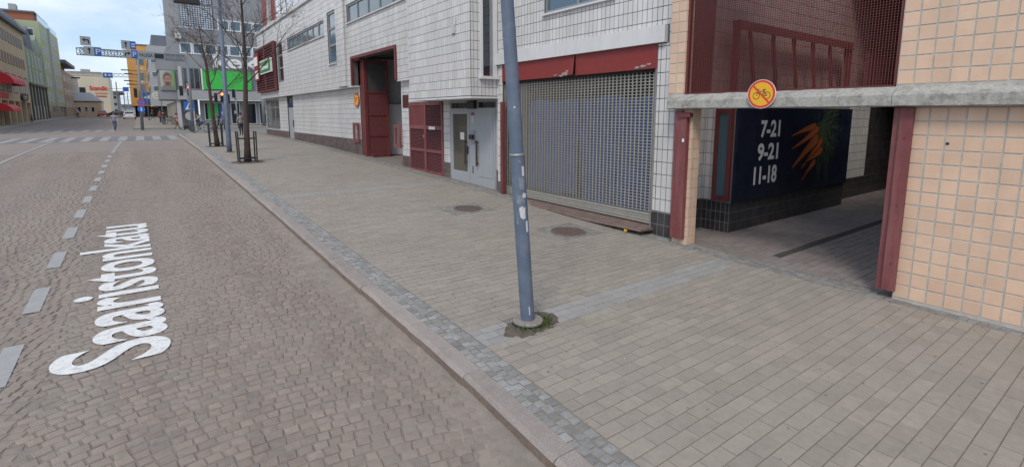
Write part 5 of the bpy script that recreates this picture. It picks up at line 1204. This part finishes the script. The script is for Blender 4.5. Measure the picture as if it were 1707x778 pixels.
# street lamp posts
def lamp_post(x, y, lean, h, label, arm=-1.75):
    z = gs(y); t = thing('street_lamp', (x, y, z), label, 'street lamp')
    m = MB(); m.tube([(x, y, z - .02), (x + lean * .02, y, z + .5), (x + lean, y, z + h)], [.12, .115, .075], 16); m.build('shaft', 'blue_pole', t, True)
    m = MB(); m.tube([(x, y, z - .02), (x, y, z + .03)], .2, 16); m.build('foot', 'granite_dirty', t)
    m = MB(); m.bar((x + lean * .9, y, z + h * .9), (x + arm * .45, y, z + h * .915), .09, .08); m.build('arm', 'pole_grey', t); m = MB(); m.bbox((x + arm, y - .16, z + h * .905), (x + arm * .42, y + .16, z + h * .935), .03); m.build('luminaire', 'black', t)
lamp_post(3.38, 28.2, .07, 7.6, 'blue-grey street lamp with long arm between the two bare trees')
# slender catenary posts far down the street
for k, (x, y, h) in enumerate(((-4.6, 170, 9), (-3.9, 205, 9), (-3.6, 250, 9), (-4.4, 300, 9))):
    t = thing('distant_post', (x, y, g(y)), 'slender far-off street post with crossbars, %s of four' % ('nearest', 'second', 'third', 'farthest')[k], 'post', 'posts down the street'); m = MB(); m.tube([(x, y, g(y)), (x, y, g(y) + h)], .12, 8); m.build('shaft', 'pole_grey', t); m = MB(); m.bar((x - 1.6, y, g(y) + h * .8), (x + 1.6, y, g(y) + h * .8), .1); m.bar((x - 1, y, g(y) + h * .62), (x + 1, y, g(y) + h * .62), .1); m.build('crossbar', 'pole_grey', t)

# ------------------------------------------------------------------ bare trees
def tree(x, y, lean, h, fork, seed, label, r0=.13):
    rr = random.Random(seed); z = gs(y); t = thing('bare_tree', (x, y, z), label, 'tree'); tr = MB(); br = MB(); tw = MB()
    n = 12; pts = []; rad = []
    for k in range(n + 1):
        s_ = k / n; pts.append(Vector((x + lean[0] * s_ + .05 * math.sin(s_ * 9 + seed) * s_, y + lean[1] * s_, z + h * s_))); rad.append(r0 * (1.25 if k == 0 else 1) * (1 - s_ * .93) ** .9 + .006)
    tr.tube(pts, rad, 10); tr.build('trunk', 'bark', t, True)
    def grow(p, d, ln, r_, lv):
        pts = [p]; rads = [r_]; n = 5
        for k in range(n):
            d = (d + Vector((rr.gauss(0, .11), rr.gauss(0, .11), rr.gauss(.05, .07)))).normalized(); p = p + d * ln / n; pts.append(p); rads.append(r_ * (1 - .72 * (k + 1) / n))
        (br if lv < 2 else tw).tube(pts, rads, 6 if lv < 2 else 4, cap=False)
        if lv < 4:
            kk = (6, 5, 3, 3)[lv]
            for k in range(kk):
                s_ = rr.uniform(.25, .98); i = min(n - 1, int(s_ * n)); q = pts[i].lerp(pts[i + 1], s_ * n - i); a = rr.uniform(0, 6.28); side = d.orthogonal().normalized(); side.rotate(Matrix.Rotation(a, 3, d)); nd = (d * rr.uniform(.7, 1.1) + side * rr.uniform(.5, .9) + Vector((0, 0, .15))).normalized()
                grow(q, nd, ln * rr.uniform(.38, .62), max(.0032, r_ * .42), lv + 1)
    for k in range(11):
        s_ = fork + (1 - fork) * (k / 11) ** 1.1; i = min(n_ - 1, int(s_ * n_)) if False else min(11, int(s_ * 12)); q = pts[i].lerp(pts[i + 1], s_ * 12 - i); a = k * 2.4 + rr.uniform(-.4, .4); el = rr.uniform(.3, .8) + .3 * s_
        grow(q, Vector((math.cos(a) * math.cos(el), math.sin(a) * math.cos(el), math.sin(el))), (1 - s_) * h * .55 + .55, max(.008, rad[i] * .36), 0 if s_ < .75 else 1)
    cr_ = br.build('crown', 'bark', t, True); tw.build('twigs', 'bark', cr_, False, kind='stuff')
    # soil square and guard
    m = MB(); k = 24; vs = [(x + .02, y, z + .012)]
    for q in range(k):
        a = 2 * math.pi * q / k; r_ = rr.uniform(.55, .75); vs.append((x + math.cos(a) * r_, y + math.sin(a) * r_ * .9, gs(y + math.sin(a) * r_ * .9) + .004))
    m.add(vs, [(0, 1 + q, 1 + (q + 1) % k) for q in range(k)]); 
    return t, m
def guard(x, y, label, w_=.32, h=1.28, tilt=0):
    z = gs(y); t = thing('tree_guard', (x, y, z), label, 'tree guard')
    cs_ = [(-w_, -.25), (w_, -.25), (w_, .25), (-w_, .25)]
    for (a, b) in cs_: m = MB(); m.bar((x + a, y + b, z - .02), (x + a * 1.06 + tilt, y + b, z + h), .05); m.build('post', 'black', t)
    for hz in (.16, h - .3):
        for i in range(4):
            a, b = cs_[i], cs_[(i + 1) % 4]; m = MB(); m.bar((x + a[0] + tilt * hz / h, y + a[1], z + hz), (x + b[0] + tilt * hz / h, y + b[1], z + hz), .04); m.build('rail', 'black', t)
t, so_ = tree(3.45, 23.44, (.28, .0), 7.6, .42, 3, 'bare tree in a black guard nearest on the pavement', .12); so_.build('soil_patch', 'soil', None, kind='stuff', label='brown soil patch below the nearer bare tree')
guard(3.45, 23.44, 'black steel guard around the nearer bare tree')
t, so_ = tree(3.32, 32.45, (-.35, .1), 6.6, .40, 9, 'smaller leaning bare tree beyond the blue street lamp', .115); so_.build('soil_patch', 'soil', None, kind='stuff', label='brown soil patch below the farther bare tree')
guard(3.27, 32.45, 'black steel guard around the farther leaning tree', .3, 1.3)

# ------------------------------------------------------------------ people, bicycles, cars
def person(name, x, y, yaw, h, pose, cols, label, z=None, hairlong=False):
    z = gs(y) if z is None else z; k = h / 1.75
    J = {'pel': (0, 0, .95), 'wai': (0, .01, 1.1), 'che': (0, .01, 1.32), 'nek': (0, 0, 1.49), 'hd0': (0, .02, 1.57), 'hd1': (0, .03, 1.72)}
    if pose == 'bike': J = {'pel': (0, -.12, 1.0), 'wai': (0, -.04, 1.14), 'che': (0, .08, 1.34), 'nek': (0, .17, 1.49), 'hd0': (0, .22, 1.57), 'hd1': (0, .24, 1.72)}
    if pose == 'sit': J = {a: (b[0], b[1], b[2] - .47) for a, b in J.items()}
    P0 = {'stand': dict(legs=((.09, .02, .5, .03, .06), (-.09, -.02, .5, -.04, .06)), arms=((.24, .0, 1.17, .27, .06, .92), (-.24, 0, 1.17, -.26, .08, .92))),
          'walk': dict(legs=((.09, .12, .52, .26, .06), (-.09, .06, .5, -.26, .12)), arms=((.24, -.08, 1.18, .25, -.02, .95), (-.24, .06, 1.17, -.24, .22, .98))),
          'phone': dict(legs=((.1, .02, .5, .0, .06), (-.1, 0, .5, -.02, .06)), arms=((.3, .1, 1.2, .13, .2, 1.5), (-.3, .02, 1.16, -.22, .18, 1.02))),
          'bike': dict(legs=((.1, .16, .72, .02, .28), (-.1, .2, .95, .14, .6)), arms=((.24, .3, 1.25, .24, .5, 1.12), (-.24, .3, 1.25, -.24, .5, 1.12))),
          'sit': dict(legs=((.11, .42, .5, .42, .06), (-.11, .42, .5, .4, .06)), arms=((.25, .08, .72, .15, .3, .58), (-.25, .08, .72, -.15, .3, .58)))}[pose]
    V = []; E = []; Rr = []; lab = []
    def ad(p, r_, par, l):
        V.append(p); Rr.append(r_); lab.append(l)
        if par is not None: E.append((par, len(V) - 1))
        return len(V) - 1
    pel = ad(J['pel'], (.155, .12), None, 't'); wa = ad(J['wai'], (.145, .11), pel, 's'); ch = ad(J['che'], (.175, .125), wa, 's'); nk = ad(J['nek'], (.06, .06), ch, 'k'); h0 = ad(J['hd0'], (.075, .085), nk, 'k'); h1 = ad(J['hd1'], (.07, .085), h0, 'k')
    for sd, (hx, ky, kz, fy, fz) in zip((1, -1), P0['legs']):
        pz = J['pel'][2]; a = ad((hx, J['pel'][1], pz - .08), (.09, .1), pel, 't'); b = ad((hx, ky, kz), (.06, .065), a, 't'); c = ad((hx, fy, fz + .04), (.042, .045), b, 't'); ad((hx * 1.1, fy + .15, fz - .02), (.04, .03), c, 'o')
    for (ex, ey, ez, wx, wy, wz) in P0['arms']:
        s_ = 1 if ex > 0 else -1; c0 = J['che']; a = ad((.19 * s_, c0[1], c0[2] + .1), (.06, .06), ch, 's'); b = ad((ex, ey, ez), (.045, .045), a, 's'); c = ad((wx, wy, wz), (.032, .032), b, 'k'); ad((wx * .98, wy + .05, wz - .09 if pose not in ('phone', 'bike') or s_ < 0 and pose == 'phone' else wz + .05), (.028, .02), c, 'k')
    me = bpy.data.meshes.new('b'); me.from_pydata([(a * k, b * k, c * k) for a, b, c in V], E, [])
    ob = bpy.data.objects.new('b', me); COL.objects.link(ob); sm = ob.modifiers.new('s', 'SKIN'); su = ob.modifiers.new('u', 'SUBSURF'); su.levels = 1; su.render_levels = 1
    for i, sv in enumerate(me.skin_vertices[0].data): sv.radius = (Rr[i][0] * k, Rr[i][1] * k); sv.use_root = i == 0
    dg = bpy.context.evaluated_depsgraph_get(); m2 = bpy.data.meshes.new_from_object(ob.evaluated_get(dg)); bpy.data.objects.remove(ob)
    segs = [(Vector(V[a]) * k, Vector(V[b]) * k, lab[b]) for a, b in E]; ids = {'s': 0, 't': 1, 'k': 2, 'o': 3}
    c_, s_ = math.cos(yaw), math.sin(yaw); M = Matrix.Rotation(yaw, 4, 'Z')
    m2.materials.clear()
    for q in (cols[0], cols[1], 'skin', 'black'): m2.materials.append(MT[q])
    mi = []
    for p in m2.polygons:
        c = p.center; best = 9; bl = 's'
        for a, b, l in segs:
            d = b - a; t_ = max(0, min(1, (c - a).dot(d) / max(1e-6, d.dot(d)))); e = (a + d * t_ - c).length
            if e < best: best = e; bl = l
        mi.append(ids[bl])
    m2.polygons.foreach_set('material_index', mi); m2.polygons.foreach_set('use_smooth', [True] * len(mi)); m2.transform(M)
    o = bpy.data.objects.new(name, m2); COL.objects.link(o); o.location = (x, y, z); tag(o, label, 'person')
    hd = MB(); n = 12; hc = Vector(J['hd1']) * k + Vector((0, -.012, -.01)); vs = []
    for i in range(5):
        a = math.pi / 2 * i / 4
        for q in range(n):
            th = 2 * math.pi * q / n; dz = math.sin(a) * .115; r_ = math.cos(a) * .1; drop = (-.1 if not hairlong else -.2) * (1 if math.sin(th) < .3 else .15) if i == 0 else 0; vs.append(hc + Vector((math.cos(th) * r_ * .95, math.sin(th) * r_ * 1.12 , dz + drop)) * k)
    hd.add([M @ v + Vector((x, y, z)) for v in vs], [(i * n + q, i * n + (q + 1) % n, (i + 1) * n + (q + 1) % n, (i + 1) * n + q) for i in range(4) for q in range(n)] + [tuple(range(4 * n, 5 * n))])
    ABS[o.name] = Vector((x, y, z)); hd.build('hair', cols[2] if len(cols) > 2 else 'hair', o, True)
    return o
def bicycle(x, y, yaw, mt, label, z=None):
    z = gs(y) if z is None else z; t = thing('bicycle', (x, y, z), label, 'bicycle'); M = Matrix.Translation((x, y, z)) @ Matrix.Rotation(yaw, 4, 'Z')
    def put(mb, nm, mat_, par=t): mb.v = [tuple(M @ Vector(v)) for v in mb.v]; return mb.build(nm, mat_, par, True)
    for c in (-.54, .54):
        m = MB(); n = 24; vs = [(0, c + r_ * math.cos(2 * math.pi * q / n), .34 + r_ * math.sin(2 * math.pi * q / n)) for q in range(n) for r_ in (.34,)]; m.tube([Vector(v) for v in vs] + [Vector(vs[0])], .022, 6, cap=False); wv = put(m, 'wheel', 'rubber')
        m = MB()
        for q in range(10): a = 2 * math.pi * q / 10; m.bar((0, c, .34), (0, c + .32 * math.cos(a), .34 + .32 * math.sin(a)), .005)
        put(m, 'spokes', 'steel', wv)
    m = MB()
    for a, b in (((0, -.54, .34), (0, -.2, .72)), ((0, -.54, .34), (0, -.08, .32)), ((0, -.08, .32), (0, -.22, .85)), ((0, -.08, .32), (0, .38, .68)), ((0, -.2, .7), (0, .36, .8)), ((0, .54, .34), (0, .34, .95))): m.tube([a, b], .018, 6)
    put(m, 'frame', mt); m = MB(); m.tube([(-.27, .3, 1.05), (-.1, .36, 1.0), (.1, .36, 1.0), (.27, .3, 1.05)], .016, 6); put(m, 'handlebar', 'black'); m = MB(); m.bbox((-.09, -.36, .86), (.09, -.1, .92), .03); put(m, 'saddle', 'black'); m = MB(); m.box((-.06, -.75, .7), (.06, -.3, .72)); put(m, 'carrier', 'black'); return t
person('person', -2.21, 64.15, R(-165), 1.76, 'walk', ('shirt_lilac', 'jeans'), 'person in lilac shirt and jeans walking on the far crossing', z=g(64.15))
person('person', 6.26, 44.48, R(25), 1.74, 'phone', ('shirt_grey', 'trousers_black'), 'person in grey top holding a phone to the ear on the pavement')
person('person', 6.55, 61.0, R(75), 1.7, 'walk', ('coat_dark', 'trousers_black', 'beard'), 'person in dark coat walking behind the farther tree', hairlong=True)
person('person', 7.15, 62.6, R(80), 1.74, 'walk', ('coat_blue', 'jeans', 'curtain'), 'person in blue coat beside the one in dark coat', z=gs(62.6))
yb = R(82); person('person', 4.42, 55.1, yb, 1.72, 'bike', ('jacket_pale', 'jeans'), 'cyclist in pale jacket riding behind the traffic light', z=g(55) + .02)
bicycle(4.42, 55.1, yb, 'bike_frame', 'light bicycle ridden by the cyclist in pale jacket', z=g(55) + .02)
person('person', 2.95, 63.4, R(-60), 1.72, 'walk', ('coat_red', 'trousers_olive'), 'person in red top pulling a dark suitcase', z=g(63.4))
sc = thing('suitcase', (3.75, 63.2, g(63.2)), 'dark wheeled suitcase tilted behind the person in red', 'suitcase'); m = MB(); m.bbox((3.5, 63.0, g(63) + .1), (4.1, 63.35, g(63) + .5), .06); m.build('case', 'black', sc); m = MB(); m.bar((3.55, 63.2, g(63) + .45), (3.15, 63.3, g(63) + .85), .03); m.build('handle', 'steel', sc)
for q in (3.55, 4.05): m = MB(); m.cyl((q, 63.0, g(63) + .06), (0, 1, 0), .06, .3, 10); m.build('wheel', 'rubber', sc)
person('person', -9.5, 124, R(170), 1.75, 'walk', ('sign_grey', 'trousers_black'), 'distant person in white top on the far left pavement')
for k, (x, y, cl, po_, lb_) in enumerate(((2.3, 78.2, 'coat_dark', 'stand', 'person in dark clothes waiting under the grey store overhang, nearer'), (2.2, 88, 'coat_red', 'stand', 'person in reddish jacket farther along the store front'), (1.6, 105, 'coat_dark', 'walk', 'distant dark figure walking towards the orange building'), (.5, 112, 'coat_dark', 'walk', 'small dark figure by the orange building corner'))): person('person', x, y, R(40 * k), 1.72, po_, (cl, 'jeans'), lb_)
for k, (x, y, mt) in enumerate(((2.95, 80, 'bike_frame'), (3.1, 82, 'car_dark'), (2.9, 84.5, 'coat_red'))): bicycle(x, y, R(80 + 12 * k), mt, ('pale bicycle parked first by the store arcade', 'dark bicycle parked second by the store arcade', 'red bicycle parked third by the store arcade')[k])
bicycle(-11.9, 93, R(15), 'car_dark', 'dark bicycle parked before the beige building')
def car(x, y, yaw, mt, label, z=None, s_=1):
    z = g(y) if z is None else z; t = thing('car', (x, y, z), label, 'car'); M = Matrix.Translation((x, y, z)) @ Matrix.Rotation(yaw, 4, 'Z')
    def put(mb, nm, mat_, par=t, sm=False): mb.v = [tuple(M @ Vector(v)) for v in mb.v]; return mb.build(nm, mat_, par, auto=sm)
    # sections along the car: y, half width low, half width belt, belt z, half width roof, roof z
    sec = [(-2.15, .72, .72, .62, .6, .66), (-2.05, .86, .86, .88, .7, .98), (-1.55, .88, .87, .93, .62, 1.36), (-.9, .89, .88, .93, .63, 1.46), (.2, .89, .88, .92, .63, 1.44), (.75, .88, .87, .9, .62, 1.1), (1.2, .87, .86, .86, .66, .92), (1.95, .83, .82, .74, .62, .8), (2.15, .7, .7, .55, .5, .6)]
    m = MB(); vs = []
    for (yy, a, b, zb, c, zr) in sec: vs += [(-a, yy, .28), (-b, yy, zb), (-c, yy, zr), (c, yy, zr), (b, yy, zb), (a, yy, .28)]
    n = 6; fs = [(i * n + k, i * n + (k + 1) % n, (i + 1) * n + (k + 1) % n, (i + 1) * n + k)[::-1] for i in range(len(sec) - 1) for k in range(n)] + [tuple(range(6)), tuple(range(8 * n, 9 * n))[::-1]]
    m.add(vs, fs); m.f = [f[::-1] for f in m.f]; body = put(m, 'body', mt, sm=True)
    m = MB(); m.add([(-.66, -2.06, .97), (.66, -2.06, .97), (.58, -1.6, 1.34), (-.58, -1.6, 1.34)], [(0, 1, 2, 3)]); m.v = [(a, b - .02, c + .02) for a, b, c in m.v]; put(m, 'rear_window', 'glass')
    m = MB(); m.add([(-.6, .78, 1.12), (.6, .78, 1.12), (.58, .25, 1.42), (-.58, .25, 1.42)], [(3, 2, 1, 0)]); m.v = [(a, b + .03, c + .01) for a, b, c in m.v]; put(m, 'windscreen', 'glass')
    for s1 in (-1, 1):
        m = MB(); m.add([(s1 * .87, -1.5, .96), (s1 * .87, .6, .95), (s1 * .66, .2, 1.38), (s1 * .66, -1.3, 1.36)], [(0, 1, 2, 3)]); m.v = [(a + s1 * .015, b, c) for a, b, c in m.v]; put(m, 'side_window', 'glass')
        m = MB(); m.bbox((s1 * .6, -2.17, .66), (s1 * .84, -2.06, .86), .02); put(m, 'tail_light', 'lamp_tail'); m = MB(); m.bbox((s1 * .5, 2.0, .58), (s1 * .76, 2.13, .7), .02); put(m, 'headlight', 'white')
        for yy in (-1.35, 1.3): m = MB(); m.cyl((s1 * .74, yy, .31), (s1, 0, 0), .31, .17, 18); wv = put(m, 'wheel', 'rubber'); m = MB(); m.cyl((s1 * .9, yy, .31), (s1, 0, 0), .19, .02, 14); put(m, 'rim', 'steel', wv)
    m = MB(); m.bbox((-.8, -2.2, .35), (.8, -2.08, .56), .03); put(m, 'bumper', mt); m = MB(); m.box((-.26, -2.215, .6), (.26, -2.19, .7)); put(m, 'number_plate', 'white')
car(-1.72, 118, 0, 'car_paint', 'white car driving away down the right lane')
for k, (x, y, mt, lb_) in enumerate(((-5.6, 172, 'car_dark', 'dark car far off beside the old house'), (-7.6, 160, 'coat_red', 'small red car parked by the old house corner'), (-4.0, 190, 'grey_light', 'grey car far down the street'))): car(x, y, R(180 if k else 90), mt, lb_)
